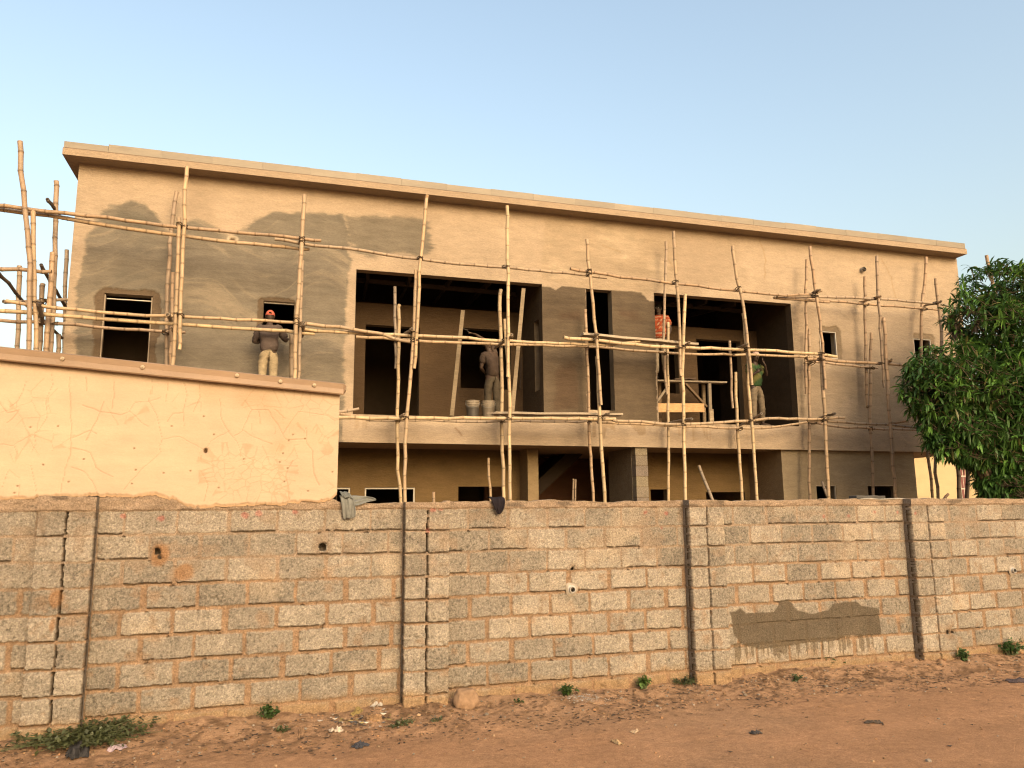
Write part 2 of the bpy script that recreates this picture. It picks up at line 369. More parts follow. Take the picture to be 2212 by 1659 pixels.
def pipe_end(px, r, label):
    s, z = W.hit(*px); m = MB(); seg = 20
    ring = [(.004, r * 2.1, (.30, .25, .19)), (.012, r * 1.5, (.30, .25, .2)), (.016, r, (.5, .48, .45)), (.05, r * .95, (.45, .43, .4)), (.05, r * .72, (.25, .23, .2)), (-.03, r * .7, (.02, .02, .02))]
    vs, cl = [], []
    for d, rr, c in ring:
        for k in range(seg):
            a = 2 * math.pi * k / seg; jit = 1 + (.12 * math.sin(3 * a + 1) if rr > r * 1.3 else 0); vs.append((rr * jit * math.cos(a), -d, rr * jit * math.sin(a))); cl.append(c)
    fs = [(i * seg + k, i * seg + (k + 1) % seg, (i + 1) * seg + (k + 1) % seg, (i + 1) * seg + k) for i in range(len(ring) - 1) for k in range(seg)] + [tuple((len(ring) - 1) * seg + k for k in range(seg))]
    m.add(vs, fs, cl); o = m.build('drain_pipe', M['plastic'], None); o.matrix_world = frame_matrix(W, s, 0, z)
    tag(o, label, 'pipe', 'pipe ends in the street wall')
pipe_end((1234, 1273), .037, 'white pipe end mortared into the block wall left of the wet cement patch')
pipe_end((2186, 1232), .034, 'small grey pipe end in the block wall at the far right edge')
# ------------------------------------------------------------------ cracked cream house standing on the wall, left
def build_neighbour():
    root = empty('plastered_house', frame_matrix(W)); tag(root, 'low cream plastered house with cracked wall and brown metal roof edge, left', 'house')
    sR = W.hit(731, 960, .03)[0]; s_l = -7.4
    pa, pb = W.hit(0, 790, .03), W.hit(735, 858, .03); k = (pb[1] - pa[1]) / (pb[0] - pa[0]); zt = lambda s: pa[1] + k * (s - pa[0])
    bx = [(-60, 1082), (0, 1080), (90, 1075), (200, 1072), (290, 1073), (335, 1070), (365, 1080), (372, 1076), (395, 1090), (430, 1099), (470, 1094), (520, 1095), (560, 1090), (600, 1093), (660, 1084), (690, 1086), (715, 1078), (731, 1068)]
    bz = [W.hit(*p, .03) for p in bx]
    ss = np.linspace(s_l, sR, 620); t = np.linspace(0, 1, 230); S, T = np.meshgrid(ss, t)
    zb = np.interp(ss, [p[0] for p in bz], [p[1] for p in bz]) + .014 * fbm(ss * 16, ss * 0, 3) + .012 * fbm(ss * 45, ss * 0, 4)
    Z = zb[None] + T * (zt(S) + .06 - zb[None])
    base = np.array([.475, .365, .26]); n = fbm(S * 1.3, Z * 1.6, 2); n2 = fbm(S * 2.5, Z * 14, 8); n3 = fbm(S * 10, Z * 10, 12)
    c = base * (1 + .07 * n + .05 * n2 + .03 * n3)[..., None]
    c = mix(c, base * np.array([.86, .78, .68]), .55 * sstep(.15, .6, fbm(S * 1.1 + 7, Z * 1.4, 31)))
    cp = lambda q: W.hit(q[0] / 2.8446, 734.5 + q[1] / 2.8446, .03)
    cr = [[(430, 230), (430, 380), (440, 560), (440, 690), (400, 800), (370, 970)], [(640, 380), (610, 450), (560, 560), (530, 620)], [(500, 400), (620, 440), (740, 460), (800, 440), (825, 385), (920, 375), (990, 350)],
          [(935, 240), (915, 375), (960, 450), (990, 560), (1000, 610), (980, 650), (990, 690), (870, 790), (760, 920)], [(1000, 610), (1100, 595), (1190, 640), (1260, 680), (1300, 620), (1410, 555)], [(1350, 360), (1360, 480), (1410, 570), (1460, 630), (1480, 690), (1560, 740)],
          [(1240, 690), (1230, 800), (1275, 890), (1250, 990)], [(1550, 430), (1500, 520), (1490, 560), (1440, 590)], [(1500, 370), (1550, 430), (1650, 430), (1700, 510), (1740, 580), (1800, 490), (1830, 440), (2010, 465), (2060, 500)], [(1740, 580), (1760, 610), (1880, 610), (1920, 680), (1920, 780), (1960, 890)],
          [(320, 170), (320, 270), (285, 350), (285, 480), (230, 560), (210, 570), (220, 640), (190, 690)], [(160, 260), (110, 370), (60, 410)], [(0, 380), (40, 450), (110, 430), (40, 510)], [(800, 440), (850, 490), (910, 530)], [(450, 600), (560, 555), (590, 580)], [(450, 660), (560, 690), (590, 780), (690, 840)],
          [(440, 780), (520, 810), (570, 870), (605, 960)], [(1130, 260), (1150, 340), (1125, 440), (1125, 530)], [(1125, 445), (1060, 450), (1030, 500)], [(1225, 250), (1230, 350), (1190, 440)], [(700, 260), (690, 420)], [(190, 770), (210, 880), (230, 960)], [(0, 640), (90, 645), (110, 700)], [(90, 640), (200, 575)],
          [(60, 800), (10, 900)], [(60, 800), (120, 850), (110, 960)], [(1030, 250), (1020, 380)], [(530, 230), (535, 310)], [(1590, 440), (1600, 520)], [(1690, 430), (1750, 480)], [(1880, 540), (1880, 610)], [(1800, 740), (1760, 830), (1780, 980)], [(1500, 560), (1560, 600), (1670, 640)]]
    Sw = S + .014 * fbm(S * 9, Z * 9, 41) + .005 * n3; Zw = Z + .014 * fbm(S * 9, Z * 9, 42)
    D = np.full(S.shape, 9.)
    for q in cr:
        p = [cp(v) for v in q]
        for a, b in zip(p, p[1:]): D = np.minimum(D, segdist(Sw, Zw, a, b))
    rr = random.Random(4); fine = np.full(S.shape, 9.)
    def craze(x0, x1, y0, y1, n):
        nonlocal fine
        pts = np.array([cp((rr.uniform(x0, x1), rr.uniform(y0, y1))) for _ in range(n)])
        ds = np.stack([np.hypot(Sw - a, Zw - b) for a, b in pts]); ds.sort(0)
        e = (ds[1] - ds[0]) / 2; e = np.where(ds[0] < .13, e, 9.); fine = np.minimum(fine, e + .006 * sstep(-.1, .5, fbm(S * 4, Z * 4, n)))
    craze(1280, 1760, 690, 960, 75); craze(1480, 2050, 560, 980, 45); craze(1500, 2050, 330, 520, 30); craze(0, 420, 250, 700, 22); craze(600, 1400, 280, 480, 12)
    D = D / (.28 + .85 * vnoise(S * 2.3, Z * 2.3, 19)); c = mix(c, np.array([.29, .185, .11]), .45 * sstep(.008, .0015, D)); c = mix(c, np.array([.34, .225, .135]), .42 * sstep(.005, .0015, fine))
    h = .003 * n + .002 * n2 - .003 * sstep(.009, .003, D)
    for _ in range(26):
        q = cp((rr.uniform(50, 2050), rr.uniform(450, 960))); a = np.hypot(S - q[0], Z - q[1]); c = mix(c, np.array([.2, .12, .07]), .8 * sstep(.013, .006, a)); h = h - .006 * sstep(.012, .006, a)
    q = cp((1263, 680)); a = np.hypot((S - q[0]) * 1.4, Z - q[1]); c = mix(c, np.array([.08, .045, .025]), sstep(.03, .018, a)); h = h - .03 * sstep(.03, .02, a)
    edge = sstep(.035, .0, Z - zb[None] + .02 * n3); c = mix(c, np.array([.46, .29, .16]), .7 * edge); h = h - .012 * edge
    Y = -(.03 + h)
    bot = [(ss, Y[0] + q, Z[0] + .004 * q) for q in (.025, .05)]                        # thickness of the broken lower edge
    X_ = np.vstack([b[0][None] for b in bot[::-1]] + [S]); Y_ = np.vstack([b[1][None] for b in bot[::-1]] + [Y]); Z_ = np.vstack([b[2][None] for b in bot[::-1]] + [Z])
    C_ = np.concatenate([c[:1] * .8] * 2 + [c], 0)
    o = gridmesh('front_wall', X_, Y_, Z_, C_, M['cream'], root)
    m = MB(); m.cur = tuple(base); sb = s_l - .6
    y1 = 3.6; zz = zt(sR) + .05; zl = zt(sb) + .05
    v = [(sb, .02, 2.0), (sR, .02, 2.0), (sR, y1, 2.0), (sb, y1, 2.0), (sb, .02, zl), (sR, .02, zz), (sR, y1, zz - .2), (sb, y1, zl - .2)]
    m.add([(sR, -.02, 2.22)] + v[1:3] + [v[6], v[5], (sR, -.025, zz)], [(0, 1, 2, 3, 4, 5)])           # right end
    m.add(v, [(3, 2, 6, 7), (0, 3, 7, 4)]); m.box(sb, sR - .003, .24, y1 - .002, -.05, 2.0)
    m.build('side_wall', M['cream'], root)
    # metal flashing: folded sheet with a lip
    fl = MB(); fl.cur = (.26, .17, .105)
    a1, a2 = W.hit(0, 749, .10), W.hit(742, 829, .10); b1, b2 = W.hit(0, 777, .10), W.hit(742, 852, .10)
    ft = lambda s: a1[1] + (a2[1] - a1[1]) * (s - a1[0]) / (a2[0] - a1[0]); fb = lambda s: b1[1] + (b2[1] - b1[1]) * (s - b1[0]) / (b2[0] - b1[0])
    sE = W.hit(742, 840, .10)[0]; us = np.linspace(sb, sE, 150)
    prof = []
    for u in us:
        w_ = .012 * float(fbm(np.array([u * 2.2]), np.array([3.]), 4)[0]); wb = .010 * float(fbm(np.array([u * 3.1]), np.array([8.]), 6)[0]); T_, B_ = ft(u), fb(u) + wb * .4
        prof.append([(u, .30, T_ + .03), (u, -.085, T_ + .006), (u, -.102 + w_, T_ - .004), (u, -.106 + w_ + .012, (T_ + B_) / 2), (u, -.106 + wb, B_ + .006), (u, -.098 + wb, B_ - .006), (u, -.03, B_ + .012), (u, -.028, B_ + .015)])
    vs = [p for r in prof for p in r]; K = 8
    fl.add(vs, [(i * K + j, (i + 1) * K + j, (i + 1) * K + j + 1, i * K + j + 1) for i in range(len(us) - 1) for j in range(K - 1)])
    # crumpled end
    e = prof[-1]; fl.add(e[1:6] + [(sE + .035, -.07, e[2][2] - .015), (sE + .02, -.115, e[3][2]), (sE + .03, -.06, e[4][2] + .03)], [(0, 1, 5), (1, 2, 6, 5), (2, 3, 7, 6), (3, 4, 7)])
    r = fl.build('roof_flashing', M['metal'], root, smooth=False)
    for q in ((135, 775), (308, 793), (512, 811), (606, 824), (679, 832)):
        s, z = W.hit(*q, .105); m = MB(); m.cur = (.40, .31, .21)
        m.tube([(s, -.095, z), (s, -.116, z), (s, -.119, z)], [.020, .020, .014], 12); m.tube([(s, -.119, z), (s, -.128, z)], [.009, .008], 6); m.build('screw', M['metal'], r)
    # roof sheet sloping back
    m = MB(); m.cur = (.3, .2, .12); m.add([(sb, .28, ft(sb) + .028), (sE - .02, .28, ft(sE) + .028), (sE - .02, 3.9, ft(sE) - .16), (sb, 3.9, ft(sb) - .16)], [(0, 1, 2, 3)]); m.build('roof', M['metal'], root)
build_neighbour()
# ------------------------------------------------------------------ the building under construction
FZ, LZ, BZ, SOF = 4.03, 7.07, 3.46, 8.74                # upper floor, lintel, underside of the floor beam, soffit
SL, SR_ = -8.66, 12.65
OP = {'A': (-8.05, -7.21, FZ, 6.21), 'B': (-5.175, -4.585, 5.70, 6.265), 'C': (-3.37, .72, FZ, LZ), 'D': (1.78, 2.41, 4.27, 7.05), 'E': (3.49, 7.24, FZ, 7.08), 'F': (8.03, 8.53, 5.75, 6.445), 'G': (10.93, 11.5, 5.75, 6.42)}
bld = empty('unfinished_building', frame_matrix(F)); tag(bld, 'long two storey building under construction with raw tan plaster and open balconies', 'building')
fp = lambda pts, d=0.: [F.hit(x, y, d) for x, y in pts]
def build_facade():
    us = set(np.round(np.arange(SL, SR_, .023), 4)) | {SL, SR_}; vs = set(np.round(np.arange(BZ, SOF, .023), 4)) | {BZ, SOF}
    for a, b, c, d in OP.values(): us |= {a, b}; vs |= {c, d}
    us = np.array(sorted(us)); vs = np.array(sorted(vs)); S, Z = np.meshgrid(us, vs)
    n = fbm(S * .7, Z * .8, 3); n2 = fbm(S * 1.2, Z * 9, 7); n3 = fbm(S * 5, Z * 5, 9); n4 = fbm(S * 2.2, Z * 22, 11)
    tan = np.array([.385, .30, .215]); grey = np.array([.165, .143, .112]); dark = np.array([.195, .14, .088]); mud = np.array([.12, .085, .055])
    c = tan * (1 + .09 * n + .05 * n2 + .06 * n3 + .025 * n4)[..., None]
    c = mix(c, tan * np.array([.80, .78, .76]), .65 * sstep(.05, .5, fbm(S * .9 + 5, Z * .6, 23)))
    def patch(c, poly, col, amt, warp=.10, soft=.02, rough=.08, wisp=0.):
        P_ = fp(poly); x = S + warp * fbm(S * 1.6, Z * 1.6, len(poly)) + rough * .5 * fbm(S * 6, Z * 12, 5); x = x + wisp * fbm(S * .6, Z * 15, 83) + wisp * .6 * fbm(S * 1.2, Z * 34, 84); z = Z + warp * fbm(S * 1.6, Z * 1.6, 40 + len(poly)) + rough * fbm(S * 3, Z * 9, 6)
        m = np.mean([inpoly(x + a * soft, z + b * soft, P_) for a, b in ((0, 0), (1, .5), (-1, -.5), (.5, -1), (-.5, 1), (2, 0), (-2, 0), (0, 2), (0, -2))], 0)
        return mix(c, np.asarray(col) * (1 + .17 * n4 + .16 * n2 + .10 * n3)[..., None], amt * m), m
    wet = [(182, 540), (188, 500), (215, 462), (245, 442), (290, 438), (322, 450), (345, 476), (362, 502), (395, 480), (430, 472), (462, 488), (492, 508), (520, 495), (545, 470), (590, 464), (740, 466), (752, 505), (760, 570), (748, 600), (744, 700), (742, 830), (738, 960), (160, 960), (164, 760), (172, 620)]
    c, _ = patch(c, wet, grey, .95, wisp=.06)
    arc = Z + .35 * np.sin(S * 2.1 + 1.7 * fbm(S * .5, Z * .5, 77)); lt = sstep(.05, .45, fbm(S * .8, arc * 4.5, 51) + .35 * fbm(S * 2, arc * 26, 57)); inl = inpoly(S, Z, fp(wet)); c = mix(c, np.array([.255, .21, .155]), .8 * lt * inl)
    dk = sstep(.1, .5, fbm(S * .8 + 9, Z * 1.1, 52)); c = mix(c, np.array([.13, .115, .092]), .6 * dk * inl)
    c, _ = patch(c, [(232, 480), (240, 458), (290, 450), (330, 470), (350, 505), (290, 500)], [.135, .12, .095], .85, soft=.03, wisp=.25)
    c, _ = patch(c, [(742, 470), (880, 466), (915, 474), (925, 500), (940, 545), (905, 560), (860, 545), (790, 555), (755, 540)], [.15, .13, .10], .9, soft=.03, wisp=.15)
    c, _ = patch(c, [(545, 480), (640, 470), (735, 480), (740, 540), (600, 545)], [.18, .155, .12], .7, soft=.03, wisp=.3)
    c, _ = patch(c, [(1172, 470), (1300, 475), (1462, 520), (1462, 600), (1410, 640), (1172, 612)], [.32, .245, .165], .7, soft=.04)
    for q in ([(1290, 500), (1340, 490), (1390, 520), (1370, 560), (1300, 550)], [(1180, 560), (1230, 570), (1240, 600), (1190, 605)], [(1400, 560), (1450, 565), (1440, 610), (1400, 600)]): c, _ = patch(c, q, [.40, .315, .22], .6, soft=.05, rough=.16)
    for q in ([(1168, 618), (1190, 620), (1200, 627), (1212, 619), (1266, 622), (1270, 910), (1168, 910)], [(1318, 628), (1384, 632), (1394, 640), (1402, 650), (1416, 650), (1420, 910), (1316, 910)]): c, _ = patch(c, q, [.105, .079, .053], .97, warp=.01, soft=.006, rough=.045, wisp=.03)
    for q in ([(1205, 680), (1250, 672), (1262, 688), (1210, 692)], [(1335, 672), (1370, 676), (1392, 690), (1340, 688)], [(1200, 800), (1240, 780), (1250, 880), (1195, 880)]): c, _ = patch(c, q, [.085, .052, .032], .6, soft=.04)
    c, _ = patch(c, [(1740, 775), (1900, 790), (2090, 800), (2090, 975), (1735, 975)], [.27, .22, .165], .3, warp=.25, soft=.12)  # greyer lower right wall, partly shade painted into the plaster colour
    c, _ = patch(c, [(1708, 655), (1724, 690), (1740, 905), (1728, 905)], [.30, .235, .165], .8, warp=.03)
    # broken bare plaster round the small openings
    def ring(c, k, l, r, t, b, col=mud):
        a0, a1, b0, b1 = OP[k]; x = S + .07 * fbm(S * 3.3, Z * 3.3, 61) + .035 * fbm(S * 11, Z * 11, 62); z = Z + .06 * fbm(S * 3.3, Z * 3.3, 63) + .03 * fbm(S * 11, Z * 11, 64)
        R_c = .14; qx = np.maximum(np.maximum(a0 - l + R_c - x, x - (a1 + r - R_c)), 0); qz = np.maximum(z - (b1 + t - R_c), 0); h_ = sstep(R_c + .008, R_c - .008, np.hypot(qx, qz)) * (z > b0 - b); return mix(c, np.asarray(col) * (1 + .15 * n3)[..., None], .95 * h_), h_
    H = .004 * n3 + .003 * n2
    for k, l, r, t, b in (('A', .14, .13, .11, 0), ('B', .13, .05, .08, .02), ('F', .02, .14, .14, .02), ('G', .02, .1, .14, .02)):
        c, m = ring(c, k, l, r, t, b, mud if k in 'AB' else [.22, .165, .11]); H = H - .022 * m
    # rain streaks on the beam
    st = sstep(.45, .75, vnoise(S * 11, S * 0 + 3, 15) * .6 + vnoise(S * 31, S * 0 + 9, 16) * .4); ln = .35 * vnoise(S * 9, S * 0, 31) + .1
    reg = sstep(1.2, 1.8, S) * sstep(6.4, 5.2, S); c = mix(c, np.array([.27, .185, .105]), .6 * st * reg * ((Z < 4.08) & (Z > 4.05 - ln)))
    c = mix(c, np.array([.30, .21, .125]), .55 * st * sstep(-2.9, -3.1, S) * (Z < 4.05) * (Z > 4.02 - ln))
    c = mix(c, np.array([.25, .18, .11]), .5 * sstep(.15, .5, fbm(S * 1.6, Z * 5, 71)) * sstep(3.95, 4.1, Z) * sstep(4.2, 4.1, Z) * (S > -3.4))
    q = fp([(985, 925), (998, 940)]); D = segdist(S + .03 * n3, Z, *q); c = mix(c, np.array([.2, .12, .07]), .7 * sstep(.03, .01, D))
    for pts in ([(1905, 560), (1925, 600), (1935, 645)], [(1640, 520), (1655, 560), (1650, 600)], [(1445, 560), (1462, 590)], [(1300, 530), (1340, 545)]):
        P_ = fp(pts)
        for a, b in zip(P_, P_[1:]): c = mix(c, np.array([.30, .20, .11]), .45 * sstep(.03, .008, segdist(S + .05 * n3, Z + .03 * n2, a, b)))
    s_, z_ = F.hit(502, 517); a = np.hypot((S - s_) * .8, Z - z_) + .03 * n3; c = mix(c, np.array([.58, .48, .36]), .7 * sstep(.11, .07, a)); c = mix(c, np.array([.12, .08, .05]), sstep(.05, .03, a)); H = H - .03 * sstep(.07, .04, a)
    sc_, zc_ = (S[:-1, :-1] + S[1:, 1:]) / 2, (Z[:-1, :-1] + Z[1:, 1:]) / 2; keep = np.ones(sc_.shape, bool)
    for a, b, cc, d in OP.values(): keep &= ~((sc_ > a) & (sc_ < b) & (zc_ > cc) & (zc_ < d))
    ex = MB()
    def q4(p, col): ex.add(p, [(0, 1, 2, 3)], col)
    for k, (a, b, z0, z1) in OP.items():
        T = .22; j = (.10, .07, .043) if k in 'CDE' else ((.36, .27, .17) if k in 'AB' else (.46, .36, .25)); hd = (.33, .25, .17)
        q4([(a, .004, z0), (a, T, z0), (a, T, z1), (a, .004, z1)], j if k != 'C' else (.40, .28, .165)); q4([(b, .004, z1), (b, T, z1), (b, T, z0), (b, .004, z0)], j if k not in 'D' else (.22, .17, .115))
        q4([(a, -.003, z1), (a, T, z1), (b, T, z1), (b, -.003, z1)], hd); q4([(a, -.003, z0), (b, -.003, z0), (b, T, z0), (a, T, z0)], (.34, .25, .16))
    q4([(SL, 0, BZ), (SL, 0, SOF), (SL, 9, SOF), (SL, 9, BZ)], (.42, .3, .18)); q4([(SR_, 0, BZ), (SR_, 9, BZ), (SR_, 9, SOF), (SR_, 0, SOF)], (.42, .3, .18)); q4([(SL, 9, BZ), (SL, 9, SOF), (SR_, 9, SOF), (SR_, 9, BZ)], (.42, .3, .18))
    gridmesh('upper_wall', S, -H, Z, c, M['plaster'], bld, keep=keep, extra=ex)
build_facade()
def part(name, mat, par=bld): 
    m = MB(); return m, (lambda **k: m.build(name, M[mat], par, **k))
def wallgrid(name, x0, x1, y, z0, z1, col, seed, holes_=(), mat='plaster', axis='x', amp=.12):
    """inner wall with openings, plaster tone mottled; axis 'y' runs inwards at x = y"""
    us = sorted(set(np.round(np.arange(x0, x1, .06), 3)) | {x0, x1} | {q for h in holes_ for q in h[:2]}); vs = sorted(set(np.round(np.arange(z0, z1, .06), 3)) | {z0, z1} | {q for h in holes_ for q in h[2:]})
    U, Z = np.meshgrid(us, vs); n = fbm(U * 1.4, Z * 1.4, seed); n2 = fbm(U * 2.5, Z * 9, seed + 3); c = np.array(col) * (1 + amp * n + amp * .8 * n2)[..., None]
    keep = np.ones((len(vs) - 1, len(us) - 1), bool); uc, zc = (U[:-1, :-1] + U[1:, 1:]) / 2, (Z[:-1, :-1] + Z[1:, 1:]) / 2; ex = MB()
    for a, b, d, e in holes_:
        keep &= ~((uc > a) & (uc < b) & (zc > d) & (zc < e)); t = .2
        for p in ([(a, 0, d), (a, t, d), (a, t, e), (a, 0, e)], [(b, 0, e), (b, t, e), (b, t, d), (b, 0, d)], [(a, 0, e), (a, t, e), (b, t, e), (b, 0, e)], [(a, 0, d), (b, 0, d), (b, t, d), (a, t, d)]):
            ex.add([(u, y + v, w_) for u, v, w_ in p] if axis == 'x' else [(y + v, u, w_) for u, v, w_ in p], [(0, 1, 2, 3)], (.20, .15, .10))
    H = .006 * n
    return gridmesh(name, U if axis == 'x' else y + H, y - H if axis == 'x' else U, Z, c, M[mat], bld, keep=keep, extra=ex)
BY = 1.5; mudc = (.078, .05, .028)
h = lambda x, y: F.hit(x, y, -BY)
def hole(x0, x1, y0, y1): 
    a, b = h(x0, (y0 + y1) / 2)[0], h(x1, (y0 + y1) / 2)[0]; return [a, b, h((x0 + x1) / 2, y1)[1], h((x0 + x1) / 2, y0)[1]]
dC = hole(788, 906, 704, 905); dC[2] = FZ + .004; wC = hole(995, 1104, 711, 840)
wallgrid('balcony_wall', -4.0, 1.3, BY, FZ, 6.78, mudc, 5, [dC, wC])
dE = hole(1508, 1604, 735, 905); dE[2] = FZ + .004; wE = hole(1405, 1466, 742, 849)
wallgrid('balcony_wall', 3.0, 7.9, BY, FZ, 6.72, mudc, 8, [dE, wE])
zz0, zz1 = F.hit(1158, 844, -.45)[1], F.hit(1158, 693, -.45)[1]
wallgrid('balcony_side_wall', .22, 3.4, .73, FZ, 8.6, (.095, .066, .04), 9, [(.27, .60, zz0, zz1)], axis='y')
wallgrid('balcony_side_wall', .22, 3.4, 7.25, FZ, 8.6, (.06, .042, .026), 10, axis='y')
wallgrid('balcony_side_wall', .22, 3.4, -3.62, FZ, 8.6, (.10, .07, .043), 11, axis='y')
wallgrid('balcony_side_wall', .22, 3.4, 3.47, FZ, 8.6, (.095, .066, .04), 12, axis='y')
m, b = part('floor_slab', 'plaster'); m.cur = (.3, .22, .14); m.box(SL + .01, SR_ - .01, .01, 8.98, BZ + .004, FZ - .004); b()
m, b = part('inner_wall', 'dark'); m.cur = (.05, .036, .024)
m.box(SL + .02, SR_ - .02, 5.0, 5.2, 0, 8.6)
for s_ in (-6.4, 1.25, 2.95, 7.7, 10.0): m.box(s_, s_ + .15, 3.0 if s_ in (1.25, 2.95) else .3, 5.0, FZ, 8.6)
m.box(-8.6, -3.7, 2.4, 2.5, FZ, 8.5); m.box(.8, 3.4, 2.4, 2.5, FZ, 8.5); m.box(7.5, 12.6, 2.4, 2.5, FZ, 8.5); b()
# roof
rl, rr_ = F.hit(134, 335, .35)[0], F.hit(2089, 545, .35)[0]
m, b = part('roof', 'plaster'); m.cur = (.35, .265, .185); m.box(rl, rr_, -.35, 9.4, SOF, 8.872); roof = b()
mm = MB(); x = rl + .012
for i, L in enumerate((.75, 5.6, 5.9, 5.4, 9)):
    e = min(x + L, rr_ - .02)
    if i == 4: e = rr_ - .02
    up = -.028 if i == 0 else .006 * math.sin(i * 2.1); mm.cur = (.27, .21, .135); nseg = max(1, int((e - x) / .9)); [mm.box(x + (e - x) * k / nseg, x + (e - x) * (k + 1) / nseg - .0015, -.33 + .003 * (i % 2) + .004 * math.sin(k * 5.1 + i), 9.3, 8.876 + .0005 * (k % 2), 9.04 + up + .005 * math.sin(k * 2.7 + i), tuple(q * (1 + .07 * math.sin(k * 3.3 + i * 2)) for q in (.245, .205, .152))) for k in range(nseg)]; mm.box(x, e, -.352, -.31, 8.874, 8.886, (.16, .11, .07)); x = e + .002
mm.build('roof_capping', M['metal'], roof)
for i in range(9):                                                                       # roof timbers seen through the balcony openings
    m, b = part('rafter', 'wood'); m.cur = (.10, .075, .05)
    if i < 5: x = -3.0 + i * .95; m.beam((x, 1.2, 7.32 + .03 * i), (x + .25, 4.6, 7.75), .07, .12)
    else: x = 3.9 + (i - 5) * .85; m.beam((x, 1.2, 7.34), (x + .2, 4.6, 7.8), .07, .12)
    b()
m, b = part('tie_beam', 'wood'); m.cur = (.12, .09, .06); m.beam((-3.5, 1.9, 7.42), (.7, 1.9, 7.36), .06, .1); b()
m, b = part('tie_beam', 'wood'); m.cur = (.12, .09, .06); m.beam((3.5, 1.9, 7.42), (7.2, 1.9, 7.36), .06, .1); b()
# ground floor
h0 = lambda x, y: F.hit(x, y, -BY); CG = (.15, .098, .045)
def ghole(x0, x1, yt, dy=BY, hh=.95): a = F.hit(x0, yt, -dy); b_ = F.hit(x1, yt, -dy); return [a[0], b_[0], a[1] - hh, a[1]]
gA = [ghole(700, 757, 1053), ghole(788, 897, 1053), ghole(990, 1089, 1051)]
gB = [ghole(1405, 1441, 1057), ghole(1525, 1609, 1063)]
sa, sb_ = h0(1128, 1020)[0], F.hit(1388, 1020, -.2)[0]
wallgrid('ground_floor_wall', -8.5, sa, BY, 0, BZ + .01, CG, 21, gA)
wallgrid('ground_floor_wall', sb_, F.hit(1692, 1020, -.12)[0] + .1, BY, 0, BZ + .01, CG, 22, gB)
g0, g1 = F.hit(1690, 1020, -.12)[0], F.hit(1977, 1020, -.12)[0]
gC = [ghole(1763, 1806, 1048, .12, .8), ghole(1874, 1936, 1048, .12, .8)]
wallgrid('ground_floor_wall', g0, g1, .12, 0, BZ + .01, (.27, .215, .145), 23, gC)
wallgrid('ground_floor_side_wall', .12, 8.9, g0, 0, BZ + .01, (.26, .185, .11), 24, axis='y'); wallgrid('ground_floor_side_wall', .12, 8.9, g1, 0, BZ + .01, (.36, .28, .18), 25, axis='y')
c0, c1 = F.hit(1374, 1020, -.06)[0], F.hit(1400, 1020, -.06)[0]
m, b = part('column', 'block'); m.cur = (.34, .28, .21)
for k in range(15): m.box(c0 + .004 * (k % 2), c1 - .003 * (k % 3), .06 + .003 * (k % 2), BY + .05, .235 * k, .235 * k + .222, (.26 + .02 * (k % 3 - 1), .215 + .018 * (k % 3 - 1), .165))
m.box(c0 - .012, c0 + .02, .26, BY + .03, 0, BZ, (.22, .175, .125)); m.box(c0 + .012, c1 - .012, .075, BY + .03, 0, BZ, (.22, .16, .11)); b()
d0, d1 = F.hit(1140, 1020, -.9)[0], F.hit(1163, 1020, -.9)[0]
m, b = part('column', 'plaster'); m.cur = (.24, .175, .10); m.box(d0, d1, .9, 1.9, 0, BZ); b()
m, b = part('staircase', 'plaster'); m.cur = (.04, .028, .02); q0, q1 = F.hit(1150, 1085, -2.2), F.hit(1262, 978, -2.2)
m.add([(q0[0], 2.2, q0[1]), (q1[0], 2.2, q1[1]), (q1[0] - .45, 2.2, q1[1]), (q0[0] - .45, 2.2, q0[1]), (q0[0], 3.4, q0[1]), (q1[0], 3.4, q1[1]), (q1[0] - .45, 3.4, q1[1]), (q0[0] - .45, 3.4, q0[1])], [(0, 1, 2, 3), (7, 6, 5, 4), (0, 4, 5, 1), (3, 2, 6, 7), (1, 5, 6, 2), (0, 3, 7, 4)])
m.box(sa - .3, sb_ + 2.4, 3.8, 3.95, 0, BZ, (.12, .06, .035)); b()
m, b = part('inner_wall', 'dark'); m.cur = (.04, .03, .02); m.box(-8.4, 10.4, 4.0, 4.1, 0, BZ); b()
# window frames
def wframe(k, y=.10, t=.028, col=(.50, .46, .40), sides='ltrb'):
    a, b_, z0, z1 = k; m, b = part('window_frame', 'pvc'); m.cur = col
    if 't' in sides: m.box(a, b_, y, y + .05, z1 - t, z1 - .001)
    if 'b' in sides: m.box(a, b_, y, y + .05, z0 + .001, z0 + t)
    if 'l' in sides: m.box(a + .001, a + t, y + .002, y + .048, z0 + t, z1 - t)
    if 'r' in sides: m.box(b_ - t, b_ - .001, y + .002, y + .048, z0 + t, z1 - t)
    return b()
wframe(OP['A'], .03, .022, (.30, .235, .17), 'lr'); wframe((OP['A'][0] + .03, OP['A'][1] - .02, FZ, OP['A'][3] - .075), .08, .016, (.62, .56, .46), 't')
wframe(OP['B'], .06, .03, sides='t'); wframe(OP['F'], .012, .026); wframe(OP['G'], .012, .026)
for k in gA[:2]: wframe(k, BY + .03, .035)
for k in gC: wframe(k, .13, .022, (.45, .38, .3), 'tr')
s_, z_ = F.hit(1861, 584); m, b = part('vent_pipe', 'plastic'); m.cur = (.42, .40, .38)
m.tube([(s_, .05, z_), (s_, -.10, z_ + .005)], .062, 16, caps=False); m.tube([(s_, -.10, z_ + .005), (s_, -.098, z_), (s_, .0, z_)], [.062, .050, .048], 16, cols=[(.42, .4, .38), (.04, .04, .04), (.005, .005, .005)], caps=False); m.tube([(s_, .0, z_), (s_, .01, z_)], [.05, .05], 16, cols=[(.005, .005, .005)] * 2); b(smooth=True)
